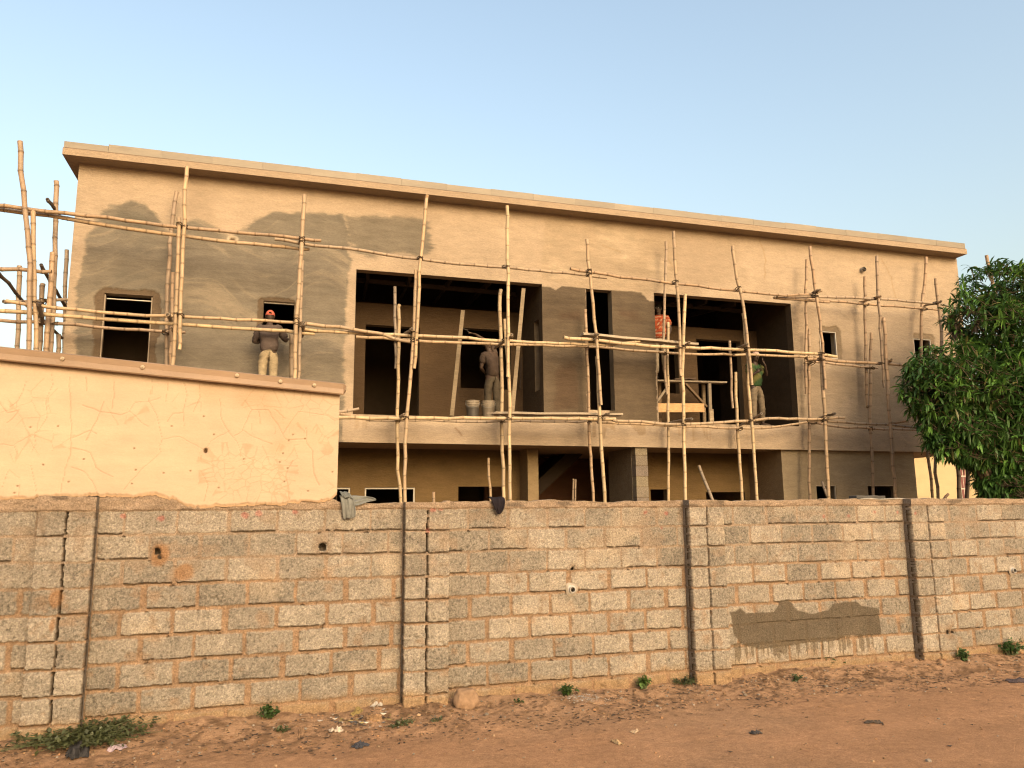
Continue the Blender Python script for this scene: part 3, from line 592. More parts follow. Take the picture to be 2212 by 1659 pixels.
# ------------------------------------------------------------------ cream house far right, behind the tree
def build_right_house():
    dd = -6.5; a = F.hit(1940, 1020, dd)[0]; zt = F.hit(2000, 973, dd)[1]
    root = empty('bungalow', frame_matrix(F, a, dd, 0)); tag(root, 'pale yellow house with red tiled pillar partly hidden by the mango tree', 'house')
    X = lambda x: F.hit(x, 1030, dd)[0] - a; Zp = lambda y: F.hit(2080, y, dd)[1]
    m = MB(); m.cur = (.50, .39, .235); xe = X(2068); m.box(0, xe, 0, 6, 0, zt)
    for z in np.arange(.6, zt, .62): m.box(0, xe, -.004, .01, z, z + .008, (.46, .36, .22))
    m.box(xe, X(2330), 1.2, 6, 0, zt, (.5, .4, .25)); m.build('wall', M['cream'], root)
    m = MB(); m.cur = (.68, .62, .52); m.box(-.25, X(2330), -.35, 6.3, zt, zt + .14); m.cur = (.25, .17, .12); m.box(-.3, X(2330), -.4, 6.4, zt + .145, zt + .20); m.build('roof', M['cream'], root)
    m = MB(); x0, x1 = X(2073), X(2085); m.cur = (.62, .56, .48); m.box(x0, x1, -.02, .3, 0, zt - .01)
    n = 9; hgt = zt / n
    for k in range(n):
        for j in range(2): wd = (x1 - x0) / 2; m.box(x0 + j * wd + .015, x0 + (j + 1) * wd - .015, -.03, -.015, k * hgt + .02, (k + 1) * hgt - .02, (.16, .05, .045))
    m.build('tiled_pillar', M['plastic'], root)
    w_ = MB(); xa, xb = X(2093), X(2123); w_.cur = (.6, .5, .36); w_.box(xa - .04, xb + .04, 1.12, 1.19, .9, zt - .35); f = w_.build('window', M['pvc'], root)
    p = MB(); p.cur = (.05, .03, .03); p.box(xa, xb, 1.09, 1.115, .95, zt - .4)
    for k in range(4):
        for j in range(2): p.box(xa + .05 + j * (xb - xa) / 2, xa + (j + .85) * (xb - xa) / 2, 1.075, 1.088, 1.0 + k * .42, 1.35 + k * .42, (.62, .27, .04) if (k + j) % 3 else (.25, .08, .07))
    p.build('pane', M['plastic'], f)
    m = MB(); m.cur = (.55, .47, .34); m.box(X(2126), X(2138), -.05, .35, 0, zt - .01); m.build('column', M['cream'], root)
build_right_house()

# ------------------------------------------------------------------ mango tree
def build_tree():
    rnd = random.Random(11); D0 = -3.0                               # crown centre plane between wall and facade
    fr = Frame(13.0, WA); P = lambda x, y, d=0.: fr.at(x, y, d)
    base = P(2175, 1080); base.z = 0
    root = empty('mango_tree', Matrix.Translation(base)); tag(root, 'leafy green mango tree behind the block wall at the right edge', 'tree')
    lumps = [(2170, 625, 78, 62), (2120, 690, 62, 60), (2195, 720, 90, 80), (2055, 815, 82, 78), (2015, 850, 52, 62), (2120, 830, 95, 85), (2200, 850, 100, 100), (2065, 920, 66, 52), (2140, 930, 90, 70), (2205, 975, 85, 80), (2190, 1020, 50, 42), (2255, 680, 80, 110), (2270, 850, 90, 120), (2040, 960, 30, 30), (2100, 975, 45, 35), (2165, 1040, 38, 30), (2185, 1062, 45, 26), (2215, 1070, 50, 25), (2170, 1060, 40, 24), (2150, 1040, 30, 26), (2200, 1040, 50, 40), (2150, 985, 50, 40)]
    k = 13.0 * .0 + 1
    clus = []
    for (x, y, rx, ry) in lumps:
        c = P(x, y); sx = (P(x + rx, y) - c).length; sz = abs(P(x, y + ry).z - c.z); n = int((30 + 215 * sx * sz) * (.8 if y < 720 and x < 2180 else 1) * (1.8 if y > 1030 else 1))
        for _ in range(n):
            v = Vector((rnd.gauss(0, 1), rnd.gauss(0, 1), rnd.gauss(0, 1))).normalized(); r = rnd.uniform(.55, 1.0) ** .6
            if rnd.random() < .12: r *= 1.1
            clus.append((c + fr.e * (v.x * sx * r) + fr.n * (v.y * (sx + sz) * .5 * r) + Vector((0, 0, v.z * sz * r)), v))
    vs, fs, cs = [], [], []
    def leaf(p, dr, L, wd, col):
        sd = dr.cross(Vector((0, 0, 1)));
        if sd.length < .05: sd = Vector((1, 0, 0))
        sd.normalize(); up = sd.cross(dr).normalized(); b = len(vs); q = p.copy(); dd = dr.copy()
        sd = (sd + up * rnd.uniform(-.6, .6)).normalized()
        for t, ww in ((0, .12), (.3, .9), (.65, .85), (1, .05)):
            c = q + dd * 0
            vs.extend([c + sd * ww * wd / 2 + up * ww * wd * .12, c - up * .0, c - sd * ww * wd / 2 + up * ww * wd * .12]); cs.extend([col] * 3)
            q = q + dd * (L * .34); dd = (dd + Vector((0, 0, -.34))).normalized()
        for i in range(3):
            o = b + 3 * i; fs.append((o, o + 1, o + 4, o + 3)); fs.append((o + 1, o + 2, o + 5, o + 4))
    tw = MB()
    for p, v in clus:
        hf = rnd.random(); nlf = rnd.randint(7, 12)
        brown = (abs((p - P(2085, 695)).length) < .38 and rnd.random() < .55)
        young = rnd.random() < .22
        ax = (v * .7 + Vector((0, 0, .35)) + Vector((rnd.uniform(-.4, .4), rnd.uniform(-.4, .4), 0))).normalized()
        tw.cur = (.10, .075, .05); tw.tube([p - ax * .28, p - ax * .1, p], [.008, .006, .004], 4, caps=False)
        for j in range(nlf):
            a = 2.4 * j + rnd.uniform(-.3, .3); o1 = ax.orthogonal().normalized(); o2 = ax.cross(o1)
            dr = (ax * rnd.uniform(-.1, .75) + o1 * math.cos(a) + o2 * math.sin(a)).normalized(); dr.z -= .25; dr.normalize()
            g = rnd.uniform(.7, 1.25)
            col = (.056 * g, .135 * g, .028 * g) if not young else (.12 * g, .26 * g, .045 * g)
            if rnd.random() < .05: col = (.16 * g, .16 * g, .05 * g)
            if brown: col = (.10 * g, .075 * g, .045 * g)
            leaf(p + ax * rnd.uniform(-.10, .02), dr, rnd.uniform(.17, .26), rnd.uniform(.044, .062), col)
    m = MB(); m.v = [tuple(q - base) for q in vs]; m.f = fs; m.c = cs; m.build('crown', M['leaf'], root)
    t = MB(); t.cur = (.12, .09, .06)
    top = P(2165, 800) - base
    t.tube([(0, 0, -.1), (.02, .03, .9), (-.03, 0, 1.7), top * .55 + Vector((0, 0, .5)), top], [.16, .14, .13, .10, .06], 10)
    for (x, y, dd) in ((2060, 830, .3), (2120, 690, -.2), (2190, 640, 0), (2080, 930, .2), (2200, 960, .3), (2250, 760, -.3), (2020, 860, 0)):
        e = P(x, y, dd) - base; s0 = Vector((-.03, 0, 1.7)); mid = s0.lerp(e, .5) + Vector((0, 0, .12)); t.tube([s0, mid, e], [.075, .05, .018], 7)
    t.v += []; tr = t.build('trunk', M['bark'], root)
    tw.v = [(a[0] - base.x, a[1] - base.y, a[2] - base.z) for a in tw.v]; tw.build('twigs', M['bark'], root)
build_tree()
# ------------------------------------------------------------------ bamboo scaffold: every pole a thing
TONES = {'new': (.46, .315, .18), 'pale': (.55, .40, .23), 'tan': (.38, .25, .148), 'old': (.34, .245, .16), 'dark': (.12, .085, .06), 'grey': (.30, .235, .175)}
def spline(P_, step=.07):
    out = []; n = len(P_)
    for i in range(n - 1):
        a, b = P_[i], P_[i + 1]; ta = (P_[i + 1] - P_[max(i - 1, 0)]) * (.5 if i else 1); tb = (P_[min(i + 2, n - 1)] - P_[i]) * (.5 if i + 2 < n else 1)
        L = (b - a).length
        if i and (P_[i] - P_[i - 1]).length: ta = ta.normalized() * L
        if i + 2 < n: tb = tb.normalized() * L
        k = max(2, int(L / step))
        for j in range(k):
            t = j / k; t2, t3 = t * t, t * t * t
            out.append(a * (2 * t3 - 3 * t2 + 1) + ta * (t3 - 2 * t2 + t) + b * (-2 * t3 + 3 * t2) + tb * (t3 - t2))
    out.append(P_[-1]); return out
def pole(name, P_, r, tone, label, cat, group, seed, point=0, taper=.12):
    rnd = random.Random(seed); pts = spline(P_); cum = [0.]
    for a, b in zip(pts, pts[1:]): cum.append(cum[-1] + (b - a).length)
    L = cum[-1]
    def at(u):
        u = min(max(u, 0), L); i = max(0, min(len(cum) - 2, int(np.searchsorted(cum, u)) - 1)); t = (u - cum[i]) / max(cum[i + 1] - cum[i], 1e-6); return pts[i].lerp(pts[i + 1], t)
    base = np.array(TONES[tone]) * rnd.uniform(.85, 1.1)
    if tone != 'dark': kg = rnd.random() ** 2 * .5; base = base * (1 - kg) + np.array([.36, .29, .22]) * kg
    nodes = []; u = rnd.uniform(.05, .25)
    while u < L - .03: nodes.append(u); u += rnd.uniform(.24, .36) * (r / .042) ** .5
    us, rs, cs = [], [], []; wob = [Vector((rnd.gauss(0, 1), rnd.gauss(0, 1), rnd.gauss(0, 1))) * .007 for _ in range(len(nodes) + 2)]
    rad = lambda q: r * (1 + taper * (.5 - q / L))
    prev = 0.; tone_k = 1.
    grey = np.array([.30, .25, .20]); P2 = []
    seq = [(0., 'e')] + [(n, 'n') for n in nodes] + [(L, 'e')]
    for i, (u, k) in enumerate(seq):
        if i:
            pu = seq[i - 1][0]; tk = rnd.uniform(.86, 1.12); gz_ = rnd.random() * .30
            for f in (.12, .35, .62, .88):
                q = pu + (u - pu) * f; us.append(q); rs.append(rad(q) * (1.0 if .2 < f < .7 else 1.02)); c = base * tk * rnd.uniform(.95, 1.05); c = c * (1 - gz_) + grey * gz_ * (.6 if tone == 'dark' else 1); cs.append(tuple(c)); P2.append(at(q) + wob[i - 1].lerp(wob[i], f))
        if k == 'n':
            for dq, rr, kk in ((-.013, 1.04, .72), (-.004, 1.13, .50), (.006, 1.10, .6), (.014, 1.03, .9)):
                us.append(u + dq); rs.append(rad(u) * rr); cs.append(tuple(base * kk)); P2.append(at(u + dq) + wob[i])
        else: us.append(u); rs.append(rad(u)); cs.append(tuple(base * .9)); P2.append(at(u) + wob[i])
    o = np.argsort(us, kind='stable'); P2 = [P2[i] for i in o]; rs = [rs[i] for i in o]; cs = [cs[i] for i in o]
    if point:                                                        # slanted cut end at the top (first point)
        rs[0] = r * .25
    m = MB(); n = 10; loc = P_[-1]
    rs = [q * .82 for q in rs]; m.tube(P2, rs, n, cs, caps=False)
    for end, q in ((0, 1), (-1, -2)):                                # open tube ends
        p, d = P2[end], (P2[end] - P2[q]).normalized(); rr = rs[end]; dk = tuple(base * .12)
        m.tube([p, p + d * .001, p - d * .07], [rr, rr * .56, rr * .5], n, [tuple(base * .8), dk, dk], caps=False)
    m.tube([P2[1], P2[1] + (P2[0] - P2[1]) * .001], [rs[1] * .5, rs[1] * .5], 6, [(.02, .015, .01)] * 2)
    ob = m.build(name, M['bamboo'], None, True, loc); tag(ob, label, cat, group); return ob, pts
OUT, INN, LO, LI = 1.17, .30, 1.07, .41
poles_u, poles_l = [], []
GU, GL, GT = 'bamboo uprights of the scaffold', 'bamboo ledgers of the scaffold', 'bamboo cross pieces of the scaffold'
def up(label, pts, d, r=.043, tone='new', g=0, point=0):
    P_ = [F.at(p[0], p[1], p[2] if len(p) > 2 else d) for p in pts]
    if g:
        a, b = P_[-2], P_[-1]; t = (b - a).normalized(); t = (t + Vector((0, 0, -1.5))).normalized(); P_.append(b + t * (b.z / -t.z))
    o, pts_ = pole('bamboo_upright', P_, r, tone, label, 'bamboo pole', GU, len(poles_u) + 100, point); poles_u.append((o, pts_, r))
def led(label, pts, d, r=.038, tone='new'):
    P_ = [F.at(p[0], p[1], p[2] if len(p) > 2 else d) for p in pts]
    o, pts_ = pole('bamboo_ledger', P_, r, tone, label, 'bamboo pole', GL, len(poles_l) + 400); poles_l.append((o, pts_, r))
ntr = [0]
def tra(label, a, b=None, do=1.42, di=.12, r=.034, tone='tan'):
    p = F.at(a[0], a[1], do); q = F.at(b[0], b[1], di) if b else p - F.n * (do - di) + Vector((0, 0, .02))
    ntr[0] += 1; pole('bamboo_crosspiece', [p, q], r, tone, label, 'bamboo pole', GT, 700 + ntr[0])
# left of the building
up('tallest bamboo pole left of the building, gently curved', [(43, 305), (47, 370), (53, 442), (61, 520), (64, 593), (65, 680), (63, 775)], 1.28, .050, 'tan')
up('pale bamboo pole with pointed top right of the tallest curved pole at far left', [(71, 454), (74, 600), (78, 700), (79, 780)], 1.17, .047, 'new', point=1)
up('straight bamboo pole left of the roof corner, second tallest at far left', [(122, 391), (121, 470), (117, 640), (109, 785)], .5, .050, 'tan')
up('thick bamboo pole with slanted top leaning right at the far left scaffold corner', [(113, 544), (108, 640), (97, 785)], .72, .052, 'tan', point=1)
up('thin weathered bamboo upright closest to the left corner of the building', [(143, 539), (141, 640), (137, 790)], -.7, .045, 'old')
up('dull bamboo upright furthest left, behind the tallest curved pole', [(42, 575), (40, 660), (37, 780)], -.9, .052, 'old')
up('stubby pointed bamboo rising between the pale pole and the leaning pole at far left', [(91, 612), (89, 680), (84, 785)], .35, .050, 'tan', point=1)
up('shortest bamboo stub, just clearing the metal roof edge by the left corner', [(127, 724), (125, 750), (123, 785)], .15, .046, 'old')
# between the two left windows
up('inner bamboo upright left of its pair, between far left window and small window', [(381, 412), (375, 450), (369, 505), (365, 575), (362, 646), (360, 720), (360, 800)], INN, .045, 'tan', 1)
up('slender pointed bamboo upright amid the cluster right of the far left window', [(387, 468), (385, 576), (381, 680), (373, 795)], OUT - .05, .043, 'new', 1, 1)
up('bamboo upright reaching the roof edge right of the far left window, hollow lower end hanging', [(405, 359), (401, 420), (397, 488), (393, 570), (390, 646), (387, 756)], OUT + .03, .041, 'new')
up('low bamboo upright half hidden behind the cluster right of the far left window', [(373, 588), (371, 680), (368, 795)], INN + .12, .038, 'tan', 1)
up('bamboo upright beside the man in the red cap, tallest of its pair', [(657, 421), (653, 490), (649, 561), (645, 630), (640, 699), (637, 830)], OUT, .046, 'new', 1)
up('thinner bamboo upright tied right behind the tall pole by the man in red cap', [(653, 563), (649, 690), (645, 830)], OUT - .03, .036, 'tan', 1)
up('thick weathered bamboo post behind the right elbow of the man in red cap', [(629, 722), (630, 780), (631, 830)], INN + .1, .052, 'old', 1)
# left balcony
up('upper bamboo upright before the left balcony, from the roof edge to an open lower end', [(923, 421), (919, 470), (914, 518), (906, 587), (902, 710), (898, 760), (895, 797)], OUT + .04, .040, 'new')
up('lower bamboo upright crossing the left balcony doorway down to the street wall', [(899, 583), (895, 710), (890, 780), (884, 846), (878, 910), (876, 970), (875, 1085)], OUT - .03, .041, 'new', 1)
up('short grey weathered bamboo with cut top spliced before the left balcony doorway', [(853, 620), (854, 700), (855, 797)], INN, .038, 'grey')
up('pale bamboo upright with pointed top before the left balcony doorway', [(862, 656), (862, 720), (861, 792), (860, 864), (858, 970), (865, 1085)], INN + .05, .040, 'pale', 1, 1)
up('upper bamboo upright right of the reaching plasterer, ending at mid balcony height', [(1096, 445), (1096, 518), (1097, 655), (1098, 740), (1097, 816)], OUT + .04, .042, 'pale')
up('lower bamboo upright right of the reaching plasterer, from slab edge to street wall', [(1091, 690), (1094, 740), (1099, 819), (1101, 880), (1100, 970), (1102, 1085)], OUT - .04, .042, 'pale', 1)
up('wavy pale bamboo upright touching the reaching plasterer at his right side', [(1081, 625), (1079, 660), (1080, 700), (1083, 792), (1085, 864), (1084, 930), (1087, 1000), (1089, 1085)], INN, .046, 'pale', 1)
# narrow opening
up('upper bamboo upright left edge of the narrow opening, rising onto the wall above', [(1268, 517), (1270, 545), (1277, 614), (1287, 710), (1292, 775), (1299, 876)], OUT + .03, .041, 'new')
up('lower bamboo upright before the narrow opening down to the street wall', [(1289, 770), (1292, 800), (1294, 860), (1297, 910), (1300, 970), (1306, 1085)], OUT - .05, .045, 'pale', 1)
up('inner bamboo upright along the left pier of the narrow opening', [(1264, 667), (1267, 720), (1269, 778), (1272, 888), (1275, 970), (1282, 1085)], INN, .040, 'tan', 1, 1)
# right balcony
up('bamboo upright crossing the orange striped shirt, rising above the balcony', [(1439, 522), (1438, 590), (1435, 655), (1435, 764), (1441, 852)], INN + .03, .038, 'old')
up('pointed bamboo upright just right of the orange striped shirt down to the street wall', [(1443, 695), (1442, 760), (1443, 850), (1444, 970), (1445, 1088)], INN - .06, .039, 'pale', 1, 1)
up('upper bamboo upright near the left end of the right balcony, leaning, open lower end', [(1455, 500), (1458, 560), (1463, 628), (1467, 710), (1469, 813)], OUT + .03, .040, 'new')
up('straight pale bamboo upright before the trestle platform in the right balcony', [(1480, 636), (1478, 700), (1475, 792), (1477, 880), (1478, 970), (1480, 1088)], OUT - .05, .043, 'pale', 1)
up('upper bamboo upright leaning left beside the man in the green shirt', [(1583, 531), (1587, 570), (1593, 606), (1601, 636), (1610, 690), (1615, 737), (1621, 790), (1625, 831)], OUT + .04, .040, 'new')
up('lower bamboo upright just left of the man in green shirt down to street wall', [(1605, 676), (1611, 730), (1615, 764), (1618, 840), (1622, 901), (1629, 970), (1635, 1088)], OUT - .03, .041, 'pale', 1)
up('short thin bamboo upright before the right balcony door, cut at both ends', [(1576, 736), (1579, 800), (1583, 882)], INN + .03, .036, 'tan')
up('thick bamboo upright with free top before the right balcony door', [(1588, 803), (1592, 880), (1596, 970), (1603, 1088)], INN - .05, .043, 'pale', 1)
# right end
up('thin inner bamboo upright left of the small square window', [(1742, 561), (1741, 640), (1741, 707), (1740, 790), (1742, 850)], INN + .05, .038, 'tan')
up('upper bamboo upright leaning left across the small square window', [(1749, 531), (1753, 570), (1760, 612), (1767, 660), (1773, 707), (1778, 770), (1783, 840)], OUT + .03, .040, 'tan')
up('lower inner bamboo upright just left of the small square window', [(1749, 710), (1748, 800), (1749, 901), (1748, 980), (1750, 1088)], INN - .05, .041, 'tan', 1, 1)
up('lower bamboo upright under the small square window down to the street wall', [(1773, 762), (1776, 823), (1782, 901), (1785, 980), (1790, 1088)], OUT - .06, .047, 'new', 1)
up('upper inner bamboo upright just below the round vent pipe', [(1868, 598), (1869, 707), (1871, 800), (1874, 881)], INN, .042, 'tan')
up('lower inner bamboo upright spliced below the round vent pipe', [(1882, 718), (1881, 800), (1880, 901), (1883, 980), (1888, 1088)], INN + .08, .041, 'tan', 1, 1)
up('upper bamboo upright right of the round vent pipe, open lower end', [(1894, 553), (1896, 600), (1897, 643), (1904, 733), (1910, 837)], OUT, .042, 'tan')
up('lower bamboo upright left of the mango tree down to the street wall', [(1909, 686), (1915, 785), (1922, 901), (1928, 990), (1936, 1088)], OUT + .07, .045, 'tan', 1)
up('last inner bamboo upright before the mango tree, crooked top below the roof end', [(2001, 556), (1996, 620), (1992, 656), (1990, 733), (1993, 850), (1999, 931), (2016, 1088)], INN, .042, 'tan', 1)
up('last outer bamboo upright, sinking into the top of the mango foliage', [(2020, 602), (2027, 660), (2034, 718), (2032, 850), (2020, 1003), (2028, 1088)], OUT, .043, 'tan', 1)
up('dark bamboo post before the yellow house, left of its red tiled pillar', [(2063, 960), (2069, 1000), (2073, 1088)], .2, .055, 'dark', 1)
up('dark bamboo post before the yellow house, right of its red tiled pillar', [(2088, 965), (2091, 1010), (2090, 1088)], .9, .055, 'dark', 1)
up('weathered bamboo post low under the mango foliage at the far right', [(2152, 980), (2151, 1020), (2152, 1088)], .9, .055, 'old', 1)
up('bamboo pole end sticking out of the top of the mango tree', [(2132, 551), (2140, 590), (2152, 640), (2160, 700)], .8, .048, 'tan')
# ledgers, top level
led('top outer ledger at the far left, upper of two, running to the red cap', [(-20, 443), (60, 452), (250, 473), (400, 491), (560, 506), (694, 519)], LO, .041, 'tan')
led('top ledger at the far left, lower of two, below the curved patch of wet plaster', [(-20, 450), (80, 463), (200, 481), (380, 508), (520, 524), (668, 539)], LO - .12, .044, 'new')
led('thin weathered top ledger above the left balcony opening', [(594, 516), (670, 528), (780, 541), (914, 561), (1010, 571), (1096, 578), (1200, 587), (1311, 600)], LO, .036, 'old')
led('knotty top ledger above the right balcony opening', [(1232, 581), (1352, 599), (1467, 613), (1596, 628), (1672, 636), (1741, 637), (1775, 628)], LO + .02, .036, 'tan')
led('short lower top ledger right of the right balcony lintel, square cut end', [(1672, 643), (1730, 648), (1792, 653)], LO - .07, .036, 'tan')
led('upper top ledger from the right balcony past the vent pipe into the mango tree', [(1678, 640), (1766, 641), (1864, 644), (1950, 650), (2029, 657), (2110, 671)], LO - .0, .035, 'tan')
led('lower top ledger from the right balcony past the vent pipe into the mango tree', [(1700, 643, .6), (1766, 648), (1874, 657), (1980, 665), (2078, 675), (2120, 679)], LI, .036, 'tan')
# middle level
led('upper middle ledger across the far left window, ending at the red cap', [(14, 651), (84, 661), (250, 677), (374, 684), (560, 692), (643, 697)], LO + .0, .037, 'new')
led('central middle ledger across the far left window and the mauve shirt', [(-20, 670), (84, 678), (200, 687), (373, 700), (520, 709), (633, 717), (680, 721)], LO - .12, .043, 'pale')
led('lower middle ledger across the far left window, ending right of the bamboo cluster', [(-20, 690), (120, 699), (280, 712), (401, 718)], LI, .038, 'tan')
led('short weathered bamboo at far left running back to the building corner', [(7, 652, 1.0), (70, 650, .6), (144, 648, 0)], .5, .038, 'old')
led('bamboo rail entering from the left frame edge at the level of the leaning pole top', [(-20, 579), (50, 583), (112, 588)], .95, .043, 'tan')
led('middle ledger from the man in red cap to the left balcony doorway', [(655, 700), (720, 706), (768, 714), (823, 721), (855, 732), (890, 738)], LO + .0, .042, 'new')
led('long upper middle ledger across the left balcony over the reaching plasterer', [(640, 712), (691, 714), (777, 719), (844, 723), (992, 730), (1096, 737), (1200, 741), (1290, 745), (1340, 743), (1382, 738)], LO - .09, .040, 'pale')
led('long lower middle ledger across both balconies below the outer one', [(768, 728), (850, 732), (910, 737), (1000, 741), (1096, 744), (1200, 747), (1303, 751), (1412, 760), (1480, 764), (1577, 766), (1680, 768), (1796, 774)], LI, .037, 'new')
led('thick pale middle ledger across the right balcony above the green shirt', [(1218, 729), (1284, 735), (1360, 743), (1440, 750), (1520, 753), (1604, 755), (1680, 759), (1768, 765), (1808, 770)], LO + .01, .044, 'pale')
led('middle ledger below the small square window running into the mango tree', [(1743, 776), (1800, 779), (1843, 782), (1900, 785), (1940, 788), (1976, 792), (2020, 797)], LO - .03, .041, 'tan')
led('short middle ledger lowest of those below the small square window', [(1753, 781), (1822, 788), (1896, 796)], LI, .034, 'tan')
# slab level
led('front slab level ledger below the left balcony, pale with clear knots', [(720, 902), (783, 904), (883, 904), (1000, 904), (1096, 903), (1200, 904), (1290, 905), (1330, 906)], LO, .043, 'pale')
led('thin slab level ledger just under the pale one below the left balcony', [(790, 907), (883, 908), (950, 908), (1019, 911), (1100, 910), (1200, 911), (1300, 909)], LI, .030, 'old')
led('slab level ledger below the right balcony, curving up to the right', [(1322, 908), (1380, 911), (1440, 916), (1530, 914), (1618, 908), (1700, 904), (1771, 905), (1824, 901)], LO, .040, 'new')
led('inner slab level ledger below the right balcony, dipping in the middle', [(1290, 911), (1360, 915), (1440, 919), (1530, 922), (1618, 925), (1680, 922), (1745, 911)], LI, .035, 'new')
led('upper slab level ledger at the right end running into the mango tree', [(1744, 908), (1795, 911), (1860, 914), (1926, 918), (1980, 924), (2040, 932)], LO - .04, .035, 'old')
led('lower slab level ledger at the right end with a downward bow', [(1748, 910), (1780, 917), (1814, 922), (1860, 924), (1907, 926), (1960, 928), (2010, 931)], LI, .033, 'tan')
led('upper broken bamboo stick at the slab beside the cream house end', [(728, 890), (755, 886), (776, 883)], .75, .034, 'old')
led('lower bamboo stump at the slab beside the cream house end', [(728, 894), (745, 896), (757, 897)], .8, .034, 'tan')
led('bundled short bamboo tied beside the elbow of the man in red cap', [(618, 714, .9), (650, 716), (705, 716)], LO - .2, .034, 'tan')
# cross pieces
tra('dark cross piece high at the far left behind the second tallest pole', (102, 431), (134, 472), 1.3, -.4, .036, 'dark')
tra('dark curved brace entering from the left frame edge', (-6, 585), (50, 652), 1.3, .2, .036, 'dark')
tra('dark brace sloping down to the metal roof edge at the far left', (49, 651), (134, 730), .9, -.4, .034, 'dark')
tra('dark cross piece behind the leaning pole at the far left', (88, 572), (142, 664), 1.0, -.6, .036, 'dark')
tra('short dark cross piece between the pale pole and the stubby pole at far left', (84, 653), (91, 697), 1.32, .9, .042, 'dark')
tra('cross piece with open end facing the road, right of the far left window', (363, 679), (371, 697), 1.36, .1, .041, 'old')
tra('cross piece with open end beside the neck of the man in red cap', (657, 700), None, 1.4, .2, .036, 'old')
tra('cross piece with open end before the left balcony doorway at mid height', (891, 710), (872, 722), 1.42, .1, .036, 'old')
tra('cross piece with round open end right of the reaching plasterer', (1107, 725), None, 1.4, .1, .038, 'old')
tra('cross piece under the end of the grey plank at the narrow opening', (1291, 721), (1272, 731), 1.42, .15, .036, 'old')
tra('cross piece with open end right of the orange shirt at the plank end', (1489, 740), (1478, 746), 1.42, .2, .034, 'old')
tra('cross piece sloping over the middle ledgers right of the balcony door', (1614, 743), (1577, 760), 1.42, .1, .035, 'old')
tra('cross piece with dark end just above the mango tree at middle level', (1926, 778), (1915, 783), 1.42, .2, .036, 'tan')
tra('cross piece at the top level over the small square window', (1771, 625), (1737, 643), 1.42, .1, .036, 'old')
tra('cross piece at the top level below the round vent pipe', (1903, 639), (1858, 653), 1.42, .1, .036, 'tan')
tra('cross piece at the top level nearest the mango tree', (2033, 651), (1995, 662), 1.42, .1, .035, 'tan')
tra('cross piece with open end at the slab before the left balcony doorway', (873, 895), None, 1.4, .1, .034, 'old')
tra('cross piece at the slab below the narrow opening', (1316, 893), (1300, 899), 1.42, .2, .034, 'old')
tra('long pale cross piece at the slab below the trestle platform', (1496, 904), (1441, 913), 1.5, .1, .032, 'grey')
tra('cross piece at the slab by the feet of the man in green shirt', (1646, 893), (1597, 920), 1.5, .1, .030, 'grey')
tra('dark ended cross piece at the slab below the small square window', (1803, 894), (1770, 902), 1.45, .1, .034, 'dark')
tra('cross piece at the slab nearest the mango tree', (1961, 909), (1925, 915), 1.5, .1, .032, 'tan')
# fibre lashings where an upright meets a ledger
def closest(pa, pb):
    A = np.array(pa); B = np.array(pb); d = np.linalg.norm(A[:, None] - B[None], axis=-1); i, j = np.unravel_index(d.argmin(), d.shape); return d[i, j], i, j
for o, pu, r in poles_u:
    for q, pl, rl in poles_l:
        d, i, j = closest(pu, pl)
        if d < .17 and 0 < i < len(pu) - 1:
            m = MB(); m.cur = (.10, .07, .045); c = (pu[i] + pl[j]) / 2; ax = (pl[j] - pu[i])
            ax = ax.normalized() if ax.length > 1e-4 else F.n.copy(); t = (pu[i + 1] - pu[i]).normalized(); e = ax.cross(t).normalized()
            for s in (1, -1):
                u_ = (e + t * .55 * s).normalized(); ring = []
                for k in range(13):
                    a = 2 * math.pi * k / 12; ring.append(c + u_ * math.cos(a) * (r + .012) + ax * math.sin(a) * (d / 2 + max(r, rl) + .006))
                m.tube([p - o.location for p in ring], .009, 5)
            m.build('lashing', M['cloth'], o)
# ------------------------------------------------------------------ planks and timbers on the scaffold
def plank(name, a, b, wd, th, tone, label, up_=(0, 0, 1), cat='plank'):
    c = a; m = MB(); rnd = random.Random(sum(map(ord, label))); m.cur = tone; n = 6; A, B = Vector(a), Vector(b)
    t = (B - A).normalized(); x = t.cross(Vector(up_)).normalized(); y = x.cross(t); vs = []; cl = []
    for i in range(n + 1):
        p = A.lerp(B, i / n) + y * (.006 * math.sin(i * 2.1)) - A
        k = rnd.uniform(.85, 1.12); vs += [p + x * (u * wd / 2) + y * (v * th / 2) for u, v in ((-1, -1), (1, -1), (1, 1), (-1, 1))]; cl += [tuple(q * k for q in tone)] * 4
    fs = [(i * 4 + k, i * 4 + (k + 1) % 4, i * 4 + 4 + (k + 1) % 4, i * 4 + 4 + k) for i in range(n) for k in range(4)] + [(3, 2, 1, 0), tuple(n * 4 + k for k in range(4))]
    m.add(vs, fs, cl); o = m.build(name, M['wood'], None); o.location = A; bv = o.modifiers.new('bevel', 'BEVEL'); bv.width = .004; bv.segments = 1
    tag(o, label, cat, 'planks and timbers of the scaffold'); return o
plank('plank', F.at(1256, 723, .95), F.at(1504, 745, .95), .22, .05, (.40, .33, .25), 'long grey plank lying on the ledgers from the narrow opening to the right balcony')
plank('plank', F.at(1066, 893, .8), F.at(1341, 896, .8), .24, .045, (.34, .28, .21), 'long grey plank at slab level under the pier beside the left balcony')
plank('plank', F.at(1060, 893, 1.05), F.at(1098, 893, .35), .18, .035, (.30, .24, .18), 'short grey board end below the buckets on the slab ledger')
plank('timber', F.at(1000, 671, -.25), F.at(976, 899, .05), .085, .06, (.22, .17, .11), 'squared timber leaning in the left balcony, left of the reaching plasterer', (0, 1, 0), 'timber')
